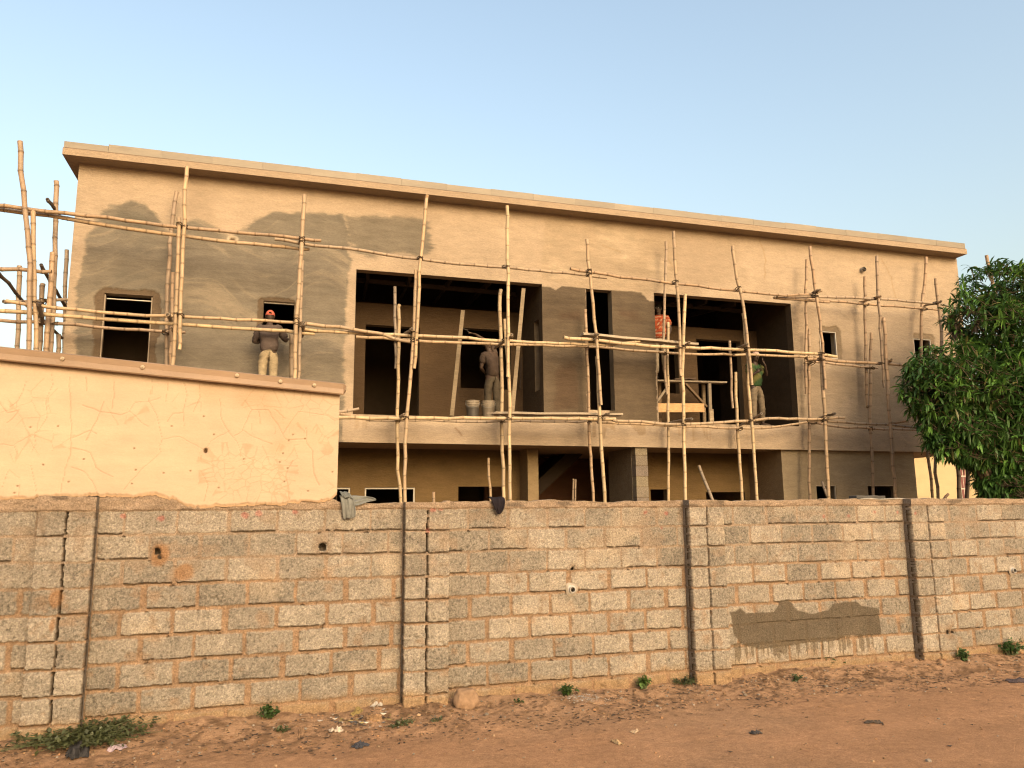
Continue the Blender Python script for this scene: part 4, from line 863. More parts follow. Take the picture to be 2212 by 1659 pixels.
plank('timber', F.at(1131, 624, -.1), F.at(1106, 899, .25), .085, .06, (.27, .21, .14), 'squared timber leaning in the left balcony, right of the reaching plasterer', (0, 1, 0), 'timber')
plank('timber', F.at(1126, 772, -1.3), F.at(1124, 842, -1.3), .03, .03, (.05, .035, .025), 'thin dark batten standing against the back wall of the left balcony', (0, 1, 0), 'timber')
def lean(a, b, d0, d1, r, tone, label):
    p, q = F.at(*a, d0), F.at(*b, d1); e = q + (q - p).normalized() * (q.z / max((p - q).normalized().z, .2)); e.z = max(e.z, 0.0)
    pole('bamboo_stick', [p, q, e], r, tone, label, 'bamboo pole', 'loose sticks behind the street wall', int(a[0]))
lean((1055, 990), (1060, 1085), -.2, 0, .034, 'new', 'bamboo stick standing behind the dark rag on the street wall')
lean((1239, 1033), (1236, 1085), -.3, -.3, .024, 'old', 'left of two thin sticks below the stair opening on the ground floor')
lean((1243, 1034), (1242, 1085), -.4, -.35, .022, 'old', 'right of two thin sticks below the stair opening on the ground floor')
lean((1510, 1006), (1540, 1085), -.3, .3, .042, 'grey', 'weathered bamboo leaning left before the low ground floor window, right side')
lean((1776, 1042), (1792, 1085), .5, .9, .036, 'grey', 'short grey stick leaning before the small ground floor window at right')
lean((935, 1063), (936, 1085), -.3, -.3, .036, 'tan', 'bamboo stub before the white framed ground floor window')
# ------------------------------------------------------------------ people
def skin(vs, es, rs, root=0, lv=3):
    me = bpy.data.meshes.new('tmp'); me.from_pydata([tuple(v) for v in vs], es, []); o = bpy.data.objects.new('tmp', me); COL.objects.link(o)
    o.modifiers.new('s', 'SKIN')
    for i, r in enumerate(rs):
        d = me.skin_vertices[0].data[i]; d.radius = r if hasattr(r, '__len__') else (r, r); d.use_root = (i == root)
    s = o.modifiers.new('b', 'SUBSURF'); s.levels = lv; s.render_levels = lv
    s = o.modifiers.new('m', 'SMOOTH'); s.factor = .5; s.iterations = 14
    dg = bpy.context.evaluated_depsgraph_get(); dg.update(); ev = o.evaluated_get(dg).to_mesh()
    V = [v.co.copy() for v in ev.vertices]; Fc = [tuple(p.vertices) for p in ev.polygons]; o.evaluated_get(dg).to_mesh_clear()
    bpy.data.objects.remove(o); bpy.data.meshes.remove(me)
    used = sorted({i for f in Fc for i in f}); mp = {i: k for k, i in enumerate(used)}
    return [V[i] for i in used], [tuple(mp[i] for i in f) for f in Fc]
BASE = dict(pel=(0, 0, .95), wst=(0, 0, 1.07), rib=(0, .005, 1.22), chs=(0, .01, 1.36), nk=(0, .01, 1.475), nk2=(0, .025, 1.53), hd=(0, .035, 1.60), hd2=(0, .04, 1.68),
            shL=(-.19, 0, 1.415), elL=(-.23, -.01, 1.13), wrL=(-.24, .06, .88), shR=(.19, 0, 1.415), elR=(.23, -.01, 1.13), wrR=(.24, .06, .88),
            hpL=(-.092, 0, .90), knL=(-.10, .03, .50), anL=(-.105, -.01, .085), toL=(-.13, .13, .035), hpR=(.092, 0, .90), knR=(.10, .03, .50), anR=(.105, -.01, .085), toR=(.13, .13, .035))
def V3(p): return Vector(p)
def person(M_, pose, label, skin_c, shirt_c, trouser_c, sleeve='short', cap=None, stripes=None, stain=None, scale=1., shoe=(.05, .045, .04), tool=None):
    J = {k: V3(v) for k, v in BASE.items()}; J.update({k: V3(v) for k, v in pose.items()})
    root = empty('person', M_); root.scale = (scale,) * 3; tag(root, label, 'person', None)
    N = ['pel', 'wst', 'rib', 'chs', 'nk', 'nk2', 'hd', 'hd2', 'shL', 'elL', 'wrL', 'shR', 'elR', 'wrR', 'hpL', 'knL', 'anL', 'toL', 'hpR', 'knR', 'anR', 'toR']
    rad = dict(pel=(.13, .10), wst=(.125, .09), rib=(.135, .095), chs=(.14, .10), nk=.055, nk2=.054, hd=(.072, .088), hd2=(.075, .095), sh=.062, el=.042, wr=.030, hp=.088, kn=.060, an=.040, to=.035)
    E_ = [('pel', 'wst'), ('wst', 'rib'), ('rib', 'chs'), ('chs', 'nk'), ('nk', 'nk2'), ('nk2', 'hd'), ('hd', 'hd2')]
    for s in 'LR': E_ += [('chs', 'sh' + s), ('sh' + s, 'el' + s), ('el' + s, 'wr' + s), ('pel', 'hp' + s), ('hp' + s, 'kn' + s), ('kn' + s, 'an' + s), ('an' + s, 'to' + s)]
    ix = {k: i for i, k in enumerate(N)}; g = lambda k: rad.get(k, rad.get(k[:2]))
    v, f = skin([J[k] for k in N], [(ix[a], ix[b]) for a, b in E_], [g(k) for k in N])
    m = MB(); m.cur = skin_c; m.add(v, f)
    hd = (J['hd'] + J['hd2']) / 2; fw = (V3(pose['face']) if 'face' in pose else Vector((0, 1, 0))).normalized(); upv = (J['hd2'] - J['nk']).normalized(); rt = fw.cross(upv).normalized(); upv = rt.cross(fw)
    def ell(c, a, col, nu=12, nv=8):
        vs = [];
        for i in range(nv + 1):
            th = math.pi * i / nv
            for k in range(nu):
                ph = 2 * math.pi * k / nu; vs.append(c + rt * (a[0] * math.sin(th) * math.cos(ph)) + fw * (a[1] * math.sin(th) * math.sin(ph)) + upv * (a[2] * math.cos(th)))
        m.add(vs, [(i * nu + k, (i + 1) * nu + k, (i + 1) * nu + (k + 1) % nu, i * nu + (k + 1) % nu) for i in range(nv) for k in range(nu)], col)
    ell(hd + upv * .0, (.074, .094, .112), skin_c); ell(hd + fw * .02 - upv * .06, (.055, .07, .055), skin_c)
    ell(hd + fw * .10 - upv * .012, (.014, .020, .026), skin_c, 8, 6)
    for s in (-1, 1):
        ell(hd + rt * (s * .076) - fw * .005, (.012, .026, .034), skin_c, 8, 6); ell(hd + rt * (s * .031) + fw * .083 + upv * .018, (.013, .009, .008), (.5, .47, .42), 8, 6); ell(hd + rt * (s * .031) + fw * .090 + upv * .018, (.006, .004, .006), (.01, .01, .01), 6, 4)
        ell(hd + rt * (s * .031) + fw * .086 + upv * .036, (.018, .008, .005), (.015, .012, .01), 8, 4)
    ell(hd + fw * .087 - upv * .050, (.026, .010, .009), tuple(c * .7 for c in skin_c), 8, 4)
    hands = {}
    for s, sg in (('L', -1), ('R', 1)):
        d = (J['wr' + s] - J['el' + s]).normalized(); d = V3(pose.get('hd' + s, d)).normalized(); sd = V3(pose.get('hs' + s, (1, 0, 0))); sd = (sd - d * sd.dot(d)).normalized(); pn = d.cross(sd); w_ = J['wr' + s]
        pv = [w_ - d * .015, w_ + d * .045, w_ + d * .09]
        n = 8; vs = []
        for p, a, b in zip(pv, (.026, .040, .042), (.020, .016, .013)):
            vs += [p + sd * (a * math.cos(2 * math.pi * k / n)) + pn * (b * math.sin(2 * math.pi * k / n)) for k in range(n)]
        m.add(vs, [(i * n + k, i * n + (k + 1) % n, (i + 1) * n + (k + 1) % n, (i + 1) * n + k) for i in range(2) for k in range(n)] + [tuple(2 * n + k for k in range(n))], skin_c)
        cu = pose.get('curl', .5)
        for q, (off, L) in enumerate(((-.030, .066), (-.010, .076), (.010, .072), (.029, .056))):
            p0 = w_ + d * .082 + sd * off; d1 = (d + pn * cu * .4 + sd * off * 3).normalized(); d2 = (d + pn * cu * 1.3).normalized(); p1 = p0 + d1 * L * .5; p2 = p1 + d2 * L * .55; m.tube([p0, p1, p2], [.0092, .0085, .006], 6)
        th0 = w_ + d * .03 - sd * sg * -.034; t1 = th0 + (d * .7 + sd * sg * .7).normalized() * .036; t2 = t1 + (d + sd * sg * .1 + pn * .3).normalized() * .03; m.tube([th0, t1, t2], [.012, .0105, .007], 6)
        hands[s] = (w_ + d * .10, d, sd, pn)
    m.build('body', M['skin'], root, True)
    rnd = random.Random(len(label))
    # shirt
    K = ['hem', 'wst', 'chs', 'nkb', 'shL', 'shR']; T_u = J['chs'].lerp(J['nk'], .55); T = dict(J); T['hem'] = J['pel'] - (J['wst'] - J['pel']) * .42; T['nkb'] = J['nk'].lerp(J['chs'], .0) + Vector((0, 0, .01)); T['ush'] = T_u; T['chs'] = J['chs'] + Vector((0, 0, .005))
    R_ = dict(hem=(.205, .168), wst=(.188, .147), chs=(.19, .142), ush=(.13, .11), nkb=.076); ed = [('hem', 'wst'), ('wst', 'chs'), ('chs', 'nkb')]
    for s in 'LR':
        R_['sh' + s] = .094; ed.append(('chs', 'sh' + s))
        if sleeve == 'long':
            K += ['el' + s, 'cf' + s]; T['cf' + s] = J['el' + s].lerp(J['wr' + s], .88); R_['el' + s] = .064; R_['cf' + s] = .047; ed += [('sh' + s, 'el' + s), ('el' + s, 'cf' + s)]
        else:
            K += ['cf' + s]; T['cf' + s] = J['sh' + s].lerp(J['el' + s], .72); R_['cf' + s] = .078; ed.append(('sh' + s, 'cf' + s))
    ix = {k: i for i, k in enumerate(K)}; v, f = skin([T[k] for k in K], [(ix[a], ix[b]) for a, b in ed], [R_[k] for k in K], 2)
    vv, cc = [], []
    for p in v:
        nz = mnoise.noise(p * 7 + Vector((len(label), 0, 0))); nz2 = mnoise.noise(Vector((p.x * 9 + p.z * 6, p.y * 9, p.z * 16))); q = p + (p - Vector((0, 0, p.z))) * (.08 * nz2 - .10 * max(0, .25 - abs(mnoise.noise(Vector((p.x * 5 + p.z * 7, p.y * 5, p.z * 8 - p.x * 6))))) / .25); vv.append(q); c = np.array(shirt_c) * (1 + .22 * nz)
        if stripes:
            z = p.z * 12.5; k = z - math.floor(z)
            if k < .14: c = np.array(stripes[0])
            elif .32 < k < .42: c = np.array(stripes[1])
            elif .6 < k < .68: c = np.array(stripes[2])
        if stain is not None:
            a = max(0, min(1, mnoise.noise(p * 5.5 + Vector((3, 1, 7))) * 2.2 + .15)); c = c * (1 - a) + np.array(stain) * a
        cc.append(tuple(c))
    m = MB(); m.add(vv, f, cc); m.build('shirt', M['cloth'], root, True)
    # trousers
    K = ['wb', 'pel', 'hpL', 'knL', 'ckL', 'hpR', 'knR', 'ckR']; T = dict(J); T['wb'] = J['pel'].lerp(J['wst'], .3); R_ = dict(wb=(.140, .108), pel=(.160, .132)); ed = [('wb', 'pel')]
    for s in 'LR': T['ck' + s] = J['anL' if s == 'L' else 'anR'].lerp(J['kn' + s], .06); R_['hp' + s] = .112; R_['kn' + s] = .084; R_['ck' + s] = .074; ed += [('pel', 'hp' + s), ('hp' + s, 'kn' + s), ('kn' + s, 'ck' + s)]
    ix = {k: i for i, k in enumerate(K)}; v, f = skin([T[k] for k in K], [(ix[a], ix[b]) for a, b in ed], [R_[k] for k in K], 1)
    vv, cc = [], []
    for p in v:
        nz = mnoise.noise(p * 8 + Vector((5, len(label), 0))); nz2 = mnoise.noise(Vector((p.x * 6, p.y * 6, p.z * 17))); x0 = -.1 if p.x < 0 else .1; vv.append(p + Vector((p.x - x0, p.y, 0)) * .12 * nz2); fold_shade = max(0, .2 - abs(mnoise.noise(Vector((p.x * 6, p.y * 5, p.z * 13 + p.x * 4))))) / .2; c = np.array(trouser_c) * (1 + .22 * nz - .15 * max(0, nz2) - .18 * fold_shade); st = max(0, min(1, mnoise.noise(p * 6.5 + Vector((9, 2, 4))) * 3 - .5)); c = c * (1 - .4 * st); c = c * (.45 if (abs(p.x - J['pel'].x) < .012 and .74 < p.z < .93 and p.y < 0) else 1) * (.55 if abs(p.z - .955) < .014 else 1); cc.append(tuple(c))  # crease shading painted into the cloth colour, besides stains, seam and belt
    m = MB(); m.add(vv, f, cc); m.build('trousers', M['cloth'], root, True)
    for s in 'LR':
        m = MB(); m.cur = shoe; a, t = J['an' + s], J['to' + s]; d = (t - a); d.z = 0; d.normalize()
        fl = a.z - .085; m.tube([a - d * .06 + Vector((0, 0, -.045)), a + d * .02 + Vector((0, 0, -.035)), a + d * .10 + Vector((0, 0, -.048)), a + d * .18 + Vector((0, 0, -.055))], [.038, .048, .044, .026], 10); m.build('shoe', M['cloth'], root, True)
    if cap:
        m = MB(); kind, cc_, bd = cap; nu, nv = 20, 8; c0 = hd + upv * .028; vs = []; cl = []; bd = V3(bd).normalized()
        for i in range(nv + 1):
            th = .5 * math.pi * i / nv * 1.06
            for k in range(nu):
                ph = 2 * math.pi * k / nu; p = c0 + rt * (.088 * math.sin(th) * math.cos(ph)) + fw * (.108 * math.sin(th) * math.sin(ph)) + upv * (.105 * math.cos(th)); vs.append(p); nz = mnoise.noise(p * 22); cl.append(tuple(np.array(cc_) * (1 + .35 * nz)))
        m.add(vs, [(i * nu + k, (i + 1) * nu + k, (i + 1) * nu + (k + 1) % nu, i * nu + (k + 1) % nu) for i in range(nv) for k in range(nu)], cl); co = m.build('cap', M['cloth'], root, True)
        if kind == 'back':                                       # worn backwards: strap gap shows at the rear
            m = MB(); m.cur = (.015, .012, .012); e = bd.cross(upv).normalized()
            pts = [c0 + bd * .1085 + upv * .012 + e * a for a in (-.030, .030)] + [c0 + bd * .100 + upv * .047 + e * a for a in (.020, -.020)]; pts = [p + bd * .004 for p in pts]; m.add(pts + [p - bd * .012 for p in pts], [(0, 1, 2, 3), (7, 6, 5, 4), (0, 4, 5, 1), (1, 5, 6, 2), (2, 6, 7, 3), (3, 7, 4, 0)]); m.build('strap_opening', M['cloth'], co)
            br = -bd
        else: br = bd
        m = MB(); m.cur = tuple(c * .9 for c in (cc_ if kind != 'pale' else cap[1])); e = br.cross(upv).normalized(); top, bot = [], []
        for k in range(9):
            a = math.pi * k / 8; top.append(c0 + e * (.078 * math.cos(a)) + br * (.075 + .10 * math.sin(a)) - upv * (.004 + .02 * math.sin(a)))
        n = len(top); vs = top + [p - upv * .006 for p in top]; m.add(vs, [tuple(range(n)), tuple(range(2 * n - 1, n - 1, -1))] + [(k, n + k, n + (k + 1) % n, (k + 1) % n) for k in range(n)]); m.build('cap_brim', M['cloth'], co)
    else:
        m = MB(); m.cur = (.012, .010, .009); nu, nv = 16, 7; c0 = hd + upv * .012; vs = []
        for i in range(nv + 1):
            th = .5 * math.pi * i / nv * 1.1
            for k in range(nu): ph = 2 * math.pi * k / nu; vs.append(c0 - fw * .008 + rt * (.080 * math.sin(th) * math.cos(ph)) + fw * (.098 * math.sin(th) * math.sin(ph)) + upv * (.108 * math.cos(th)))
        m.add(vs, [(i * nu + k, (i + 1) * nu + k, (i + 1) * nu + (k + 1) % nu, i * nu + (k + 1) % nu) for i in range(nv) for k in range(nu)]); m.build('hair', M['cloth'], root, True)
    return root, hands
def pm(p, yaw): return Matrix.Translation(p) @ Matrix.Rotation(yaw, 4, 'Z')
SK = (.05, .028, .018)
# man in the red cap, back to the road, plastering round the small window
top = F.at(584, 672, .62); P1 = top.copy(); P1.z = top.z - 1.74
person(pm(P1, FA), dict(pel=(.02, -.01, .95), chs=(0, .03, 1.36), shL=(-.185, .02, 1.40), elL=(-.275, .06, 1.13), wrL=(-.17, .28, 1.20), shR=(.185, .02, 1.40), elR=(.32, .10, 1.19), wrR=(.24, .30, 1.36), hsL=(1, 0, 0), hsR=(1, 0, 0), hd=(0, .05, 1.60), hd2=(0, .055, 1.68)),
       'man seen from behind in mauve long sleeved shirt, red backward cap and dusty jeans', SK, (.10, .076, .066), (.37, .295, .19), 'long', ('back', (.50, .13, .085), (0, -1, 0)), scale=1.0)
pl = F.P(F.hit(600, 800, .6)[0], .62, P1.z); m = MB()
plank('plank', pl - F.e * 1.6 - Vector((0, 0, .03)), pl + F.e * .6 - Vector((0, 0, .03)), .35, .045, (.34, .28, .2), 'board under the feet of the man in the red cap, behind the metal roof edge')
# plasterer in the left balcony, right arm raised
P2 = F.at(1062, 889, -.50); P2.z = FZ + .004
_, hd2 = person(pm(P2, FA + R(14)), dict(pel=(.03, 0, .95), wst=(.025, 0, 1.07), rib=(.01, .01, 1.22), chs=(-.01, .02, 1.36), shR=(.125, .05, 1.455), elR=(.04, .16, 1.72), wrR=(-.27, .22, 1.88), hdR=(-1, .15, .20), hsR=(0, 1, .2), shL=(-.20, -.02, 1.38), elL=(-.25, .00, 1.10), wrL=(-.06, .17, 1.04), hsL=(0, 0, 1), nk=(-.03, .02, 1.475), nk2=(-.045, .03, 1.53), hd=(-.05, .045, 1.595), hd2=(-.05, .05, 1.67), hpL=(-.07, 0, .90), knL=(-.075, .03, .5), anL=(-.08, 0, .085), toL=(-.1, .13, .035), hpR=(.12, 0, .9), knR=(.13, .02, .5), anR=(.15, -.03, .085), toR=(.17, .1, .035)),
       'plasterer seen from behind in stained brown shirt reaching up with a trowel', (.085, .052, .035), (.085, .06, .046), (.105, .085, .06), 'short', ('front', (.17, .13, .095), (0, 1, 0)), scale=1.04, shoe=(.06, .075, .08))
def trowel(Mx, h, label):
    p, d, sd, pn = h; m = MB(); m.cur = (.18, .10, .05); m.tube([p - d * .02, p + d * .05], [.014, .013], 8); m.cur = (.12, .11, .10); m.tube([p + d * .05, p + d * .10 - pn * .03], .006, 6)
    a = p + d * .09 - pn * .035; m.cur = (.16, .15, .14); q = [a - sd * .05, a + sd * .05, a + d * .19 + sd * .045, a + d * .19 - sd * .045]; m.add(q + [v - pn * .005 for v in q], [(0, 1, 2, 3), (7, 6, 5, 4), (0, 4, 5, 1), (1, 5, 6, 2), (2, 6, 7, 3), (3, 7, 4, 0)])
    m.v = [tuple(Mx @ (Vector(v) * 1.04)) for v in m.v]; o = m.build('trowel', M['metal']); tag(o, label, 'trowel')
trowel(pm(P2, FA + R(14)), hd2['R'], 'steel trowel in the raised hand of the plasterer in the left balcony')
# man in the orange striped shirt on the trestle platform
P3 = F.at(1428, 818, -.62); TOPZ = P3.z - .005
person(pm(P3, FA + R(150)), dict(wrR=(.27, .12, .93), elR=(.25, .0, 1.15), elL=(-.26, .02, 1.14), wrL=(-.20, .18, .95), face=(.3, 1, -.1)),
       'man in orange striped shirt standing on the trestle platform behind the pier', (.05, .030, .02), (.34, .07, .03), (.27, .22, .16), 'short', None, ((.42, .30, .20), (.12, .03, .02), (.5, .32, .18)), scale=1.04)
# man in the green shirt, hand to his face
P4 = F.at(1636, 906, -.42); P4.z = FZ + .004
person(pm(P4, FA + R(194)), dict(shL=(-.18, .01, 1.40), elL=(-.30, .10, 1.20), wrL=(-.13, .20, 1.45), hdL=(.4, -.3, 1), hsL=(1, .4, 0), shR=(.18, 0, 1.41), elR=(.24, .03, 1.13), wrR=(.13, .17, 1.24), hsR=(0, 0, 1), knL=(-.13, .04, .5), anL=(-.17, .0, .085), toL=(-.20, .13, .035), knR=(.12, .03, .5), anR=(.14, 0, .085), toR=(.17, .13, .035), hd=(.0, .05, 1.595), hd2=(.0, .06, 1.67), face=(.2, 1, -.25)),
       'man in green shirt and grey trousers holding a hand to his face, right balcony', SK, (.036, .072, .03), (.19, .15, .105), 'short', ('front', (.55, .38, .33), (-.3, 1, 0)), None, (.13, .125, .045), scale=1.06, shoe=(.09, .065, .05))
# ------------------------------------------------------------------ trestle platform, buckets
def fwood(name, a, b, wd, th, col, par, up_=(0, 0, 1)):
    m = MB(); m.cur = col; m.beam(a, b, wd, th, up_); o = m.build(name, M['wood'], par); bv = o.modifiers.new('bevel', 'BEVEL'); bv.width = .004; return o
def trestle():
    o_ = F.at(1480, 826, -.62); base = Vector((o_.x, o_.y, FZ)); root = empty('trestle_platform', Matrix.Translation(base)); tag(root, 'rough timber trestle platform with plank top in the right balcony', 'work platform')
    P = lambda x, y, d=-.62: F.at(x, y, d) - base
    gr, lt, br = (.30, .245, .18), (.52, .33, .165), (.17, .115, .07)
    for d in (-.50, -.74): fwood('top_plank', P(1412, 823, d), P(1566, 827, d), .04, .2, gr, root, F.n)
    fwood('leg', P(1532, 828, -.45), Vector((P(1534, 900, -.45).x, P(1534, 900, -.45).y, 0)), .08, .06, gr, root, F.n)
    fwood('leg', P(1519, 828, -.85), Vector((P(1520, 890, -.85).x, P(1520, 890, -.85).y, 0)), .08, .06, (.26, .19, .12), root, F.n)
    fwood('brace', P(1480, 829, -.40), P(1526, 879, -.40), .05, .09, br, root, F.n); fwood('brace', P(1440, 838, -.42), P(1420, 866, -.42), .05, .05, gr, root, F.n)
    fwood('cross_board', P(1416, 881, -.36), P(1521, 881, -.36), .04, .21, lt, root)
    fwood('leg', P(1424, 828, -.8), Vector((P(1424, 890, -.8).x, P(1424, 890, -.8).y, 0)), .08, .06, br, root, F.n)
trestle()
plank('plank', F.at(1452, 821, -.5), F.at(1498, 819, -.5), .26, .035, (.10, .07, .05), 'short dark board lying on the trestle platform by the orange shirt')
plank('timber', F.at(1536, 884, -.2), F.at(1537, 912, -.2), .10, .07, (.36, .28, .19), 'short timber block standing right of the trestle platform leg', (0, 1, 0), 'timber')
def bucket(px, d, label, col, seed):
    p = F.at(*px, d); p.z = FZ; rnd = random.Random(seed); root = empty('bucket', Matrix.Translation(p)); tag(root, label, 'bucket', 'mortar buckets on the balcony floor')
    m = MB(); n = 24; prof = [(.118, .0), (.122, .004), (.135, .20), (.142, .275), (.152, .28), (.152, .293), (.146, .296), (.146, .315), (.154, .32), (.154, .336), (.147, .339), (.147, .352), (.155, .357), (.155, .37), (.146, .37), (.136, .26), (.125, .24), (.0, .24)]
    vs, cl = [], []
    for r, z in prof:
        for k in range(n):
            a = 2 * math.pi * k / n; vs.append((r * math.cos(a), r * math.sin(a), z)); nz = mnoise.noise(Vector((math.cos(a) * 2.2 + seed, math.sin(a) * 2.2, z * 9))); c = np.array(col if z < .275 else (.27, .22, .16)) * (1 + .2 * nz)
            if nz > .38 and z < .275: c = np.array((.22, .175, .12))
            if r < .137 and z > .2: c = np.array((.22, .17, .12))
            cl.append(tuple(c))
    m.add(vs, [(i * n + k, i * n + (k + 1) % n, (i + 1) * n + (k + 1) % n, (i + 1) * n + k) for i in range(len(prof) - 1) for k in range(n)] + [tuple(range(n - 1, -1, -1))], cl); m.build('pail', M['plastic'], root)
    m = MB(); m.cur = (.25, .24, .22); m.tube([Vector((.155 * math.cos(a), -.156 * math.sin(a) - .004, .33 - .12 * math.sin(a))) for a in np.linspace(0, math.pi, 13)], .004, 5); m.build('handle', M['metal'], root)
bucket((1021, 897), -.12, 'dark mortar bucket with pale rim, left of two by the plasterer', (.06, .05, .04), 3)
bucket((1055, 897), -.12, 'cement caked bucket at the feet of the plasterer', (.17, .135, .095), 9)

# ------------------------------------------------------------------ things on top of the street wall
def drape(name, label, cat, pts, col, seed, mat='cloth'):
    """cloth: rows of (s, d, z) cross sections skinned to a folded sheet with thickness"""
    rnd = random.Random(seed); o = W.P(*pts[0][0]); vs, cl = [], []; nr, nc = len(pts), 12
    for i, (a, b) in enumerate(pts):
        A, B = W.P(*a), W.P(*b)
        for j in range(nc):
            t = j / (nc - 1); p = A.lerp(B, t) + W.n * (.014 * math.sin(t * 13 + i * .8 + seed) + .008 * math.sin(t * 29 + seed)) + Vector((0, 0, .006 * math.sin(t * 9 + i))); vs.append(p - o); cl.append(tuple(np.array(col) * (1 + .10 * math.sin(t * 13 + i * .8 + seed + 1))))
    m = MB(); m.add(vs, [(i * nc + j, i * nc + j + 1, (i + 1) * nc + j + 1, (i + 1) * nc + j) for i in range(nr - 1) for j in range(nc - 1)], cl); ob = m.build(name, M[mat], None, True); ob.location = o
    s = ob.modifiers.new('thick', 'SOLIDIFY'); s.thickness = .012; s = ob.modifiers.new('sub', 'SUBSURF'); s.levels = 1; s.render_levels = 2; tag(ob, label, cat); return ob
ws = lambda x, y=1090: W.hit(x, y)[0]
def trousers():
    root = empty('trousers', Matrix.Translation(W.P(ws(755), .03, WTOP))); tag(root, 'grey trousers draped over the block wall by the cream house end', 'trousers')
    for (lab, pts) in (('trouser_leg', [((ws(736), -.09, 2.225), (ws(762), -.09, 2.225)), ((ws(732), -.02, 2.235), (ws(764), -.02, 2.225)), ((ws(735), .05, 2.205), (ws(766), .045, 2.19)), ((ws(738), .055, 2.12), (ws(767), .05, 2.11)), ((ws(740), .05, 2.05), (ws(769), .05, 2.045)), ((ws(742), .045, 1.99), (ws(766), .045, 2.0))]),
                       ('trouser_leg', [((ws(752), -.06, 2.235), (ws(756), .055, 2.15)), ((ws(766), -.07, 2.245), (ws(769), .05, 2.13)), ((ws(780), -.07, 2.232), (ws(783), .03, 2.165)), ((ws(795), -.06, 2.235), (ws(797), .015, 2.185)), ((ws(806), -.05, 2.225), (ws(808), .01, 2.19)), ((ws(812), -.04, 2.21), (ws(812), .0, 2.192))]),
                       ('waistband', [((ws(733), -.06, 2.27), (ws(748), -.03, 2.275)), ((ws(732), -.01, 2.275), (ws(752), .0, 2.265)), ((ws(734), .035, 2.25), (ws(758), .03, 2.235)), ((ws(738), .05, 2.215), (ws(763), .05, 2.205))])):
        o = drape('x', '', '', pts, (.185, .185, .17) if lab != 'waistband' else (.155, .16, .15), len(pts) + len(lab)); o.name = lab; o.data.name = lab; mw = o.location.copy(); o.parent = root; o.location = mw - root.location
        for k in ('label', 'category'):
            if k in o: del o[k]
trousers()
drape('rag', 'small black rag hanging over the block wall near the middle', 'rag', [((ws(1056), -.10, 2.20), (ws(1090), -.10, 2.20)), ((ws(1057), -.02, 2.215), (ws(1090), -.02, 2.215)), ((ws(1058), .045, 2.19), (ws(1089), .045, 2.19)), ((ws(1063), .055, 2.12), (ws(1087), .055, 2.12)), ((ws(1069), .05, 2.06), (ws(1083), .05, 2.06)), ((ws(1073), .045, 2.025), (ws(1078), .045, 2.025))], (.020, .016, .020), 5)
a, b = W.at(1842, 1077, -.10), W.at(1904, 1077, -.10); a.z = b.z = WTOP + .035
plank('plank', a, b, .15, .035, (.085, .08, .075), 'dark board lying on the block wall below the right ground floor windows')
a, b = W.at(1850, 1077, -.06), W.at(1975, 1080, -.06); a.z = b.z = WTOP + .008
plank('plank', a, b, .16, .014, (.36, .33, .29), 'thin pale sheet lying on the block wall under the dark board')
p = F.at(2063, 1072, .9)
m = MB(); m.cur = (.14, .09, .06); q = W.at(2038, 1080, -.12); q.z = WTOP - .01; m.tube([q, q + W.e * .05 + Vector((0, 0, .05)), q + W.e * .10 + Vector((0, 0, .085))], [.018, .02, .017], 8); o = m.build('stick', M['wood'], None, True, q); tag(o, 'short dark stick end poking above the block wall at right', 'stick')

# ------------------------------------------------------------------ on the ground: rocks, weeds, litter
def gp(x, y): p = G(x, y, .05); p.z = gz(p.x, p.y); p2 = G(x, y, p.z); p2.z = gz(p2.x, p2.y); return p2
def rock(px, sz, label, col, seed, grp=None, name='rock'):
    p = gp(*px); bm = bmesh.new(); bmesh.ops.create_icosphere(bm, subdivisions=4, radius=1.); vs = []; cl = []
    for v in bm.verts:
        q = v.co.copy(); q = Vector([math.copysign(abs(c) ** .78, c) for c in q]); q *= 1 + .16 * mnoise.noise(v.co * 1.6 + Vector((seed, 0, 0))) + .05 * mnoise.noise(v.co * 5) + .02 * mnoise.noise(v.co * 13); q = Vector((q.x * sz[0], q.y * sz[1], q.z * sz[2] + sz[2] * .7)); vs.append(Matrix.Rotation(WA, 3, 'Z') @ q); nz = mnoise.noise(v.co * 3 + Vector((seed, 5, 0))); cl.append(tuple(np.array(col) * (1 + .25 * nz)))
    m = MB(); m.add(vs, [tuple(v.index for v in f.verts) for f in bm.faces], cl); bm.free(); o = m.build(name, M['stone'], None, True); o.location = p; tag(o, label, 'rock', grp); return o
rock((1006, 1518), (.125, .09, .115), 'reddish boulder leaning against the block wall beside the second pillar', (.30, .195, .125), 2)
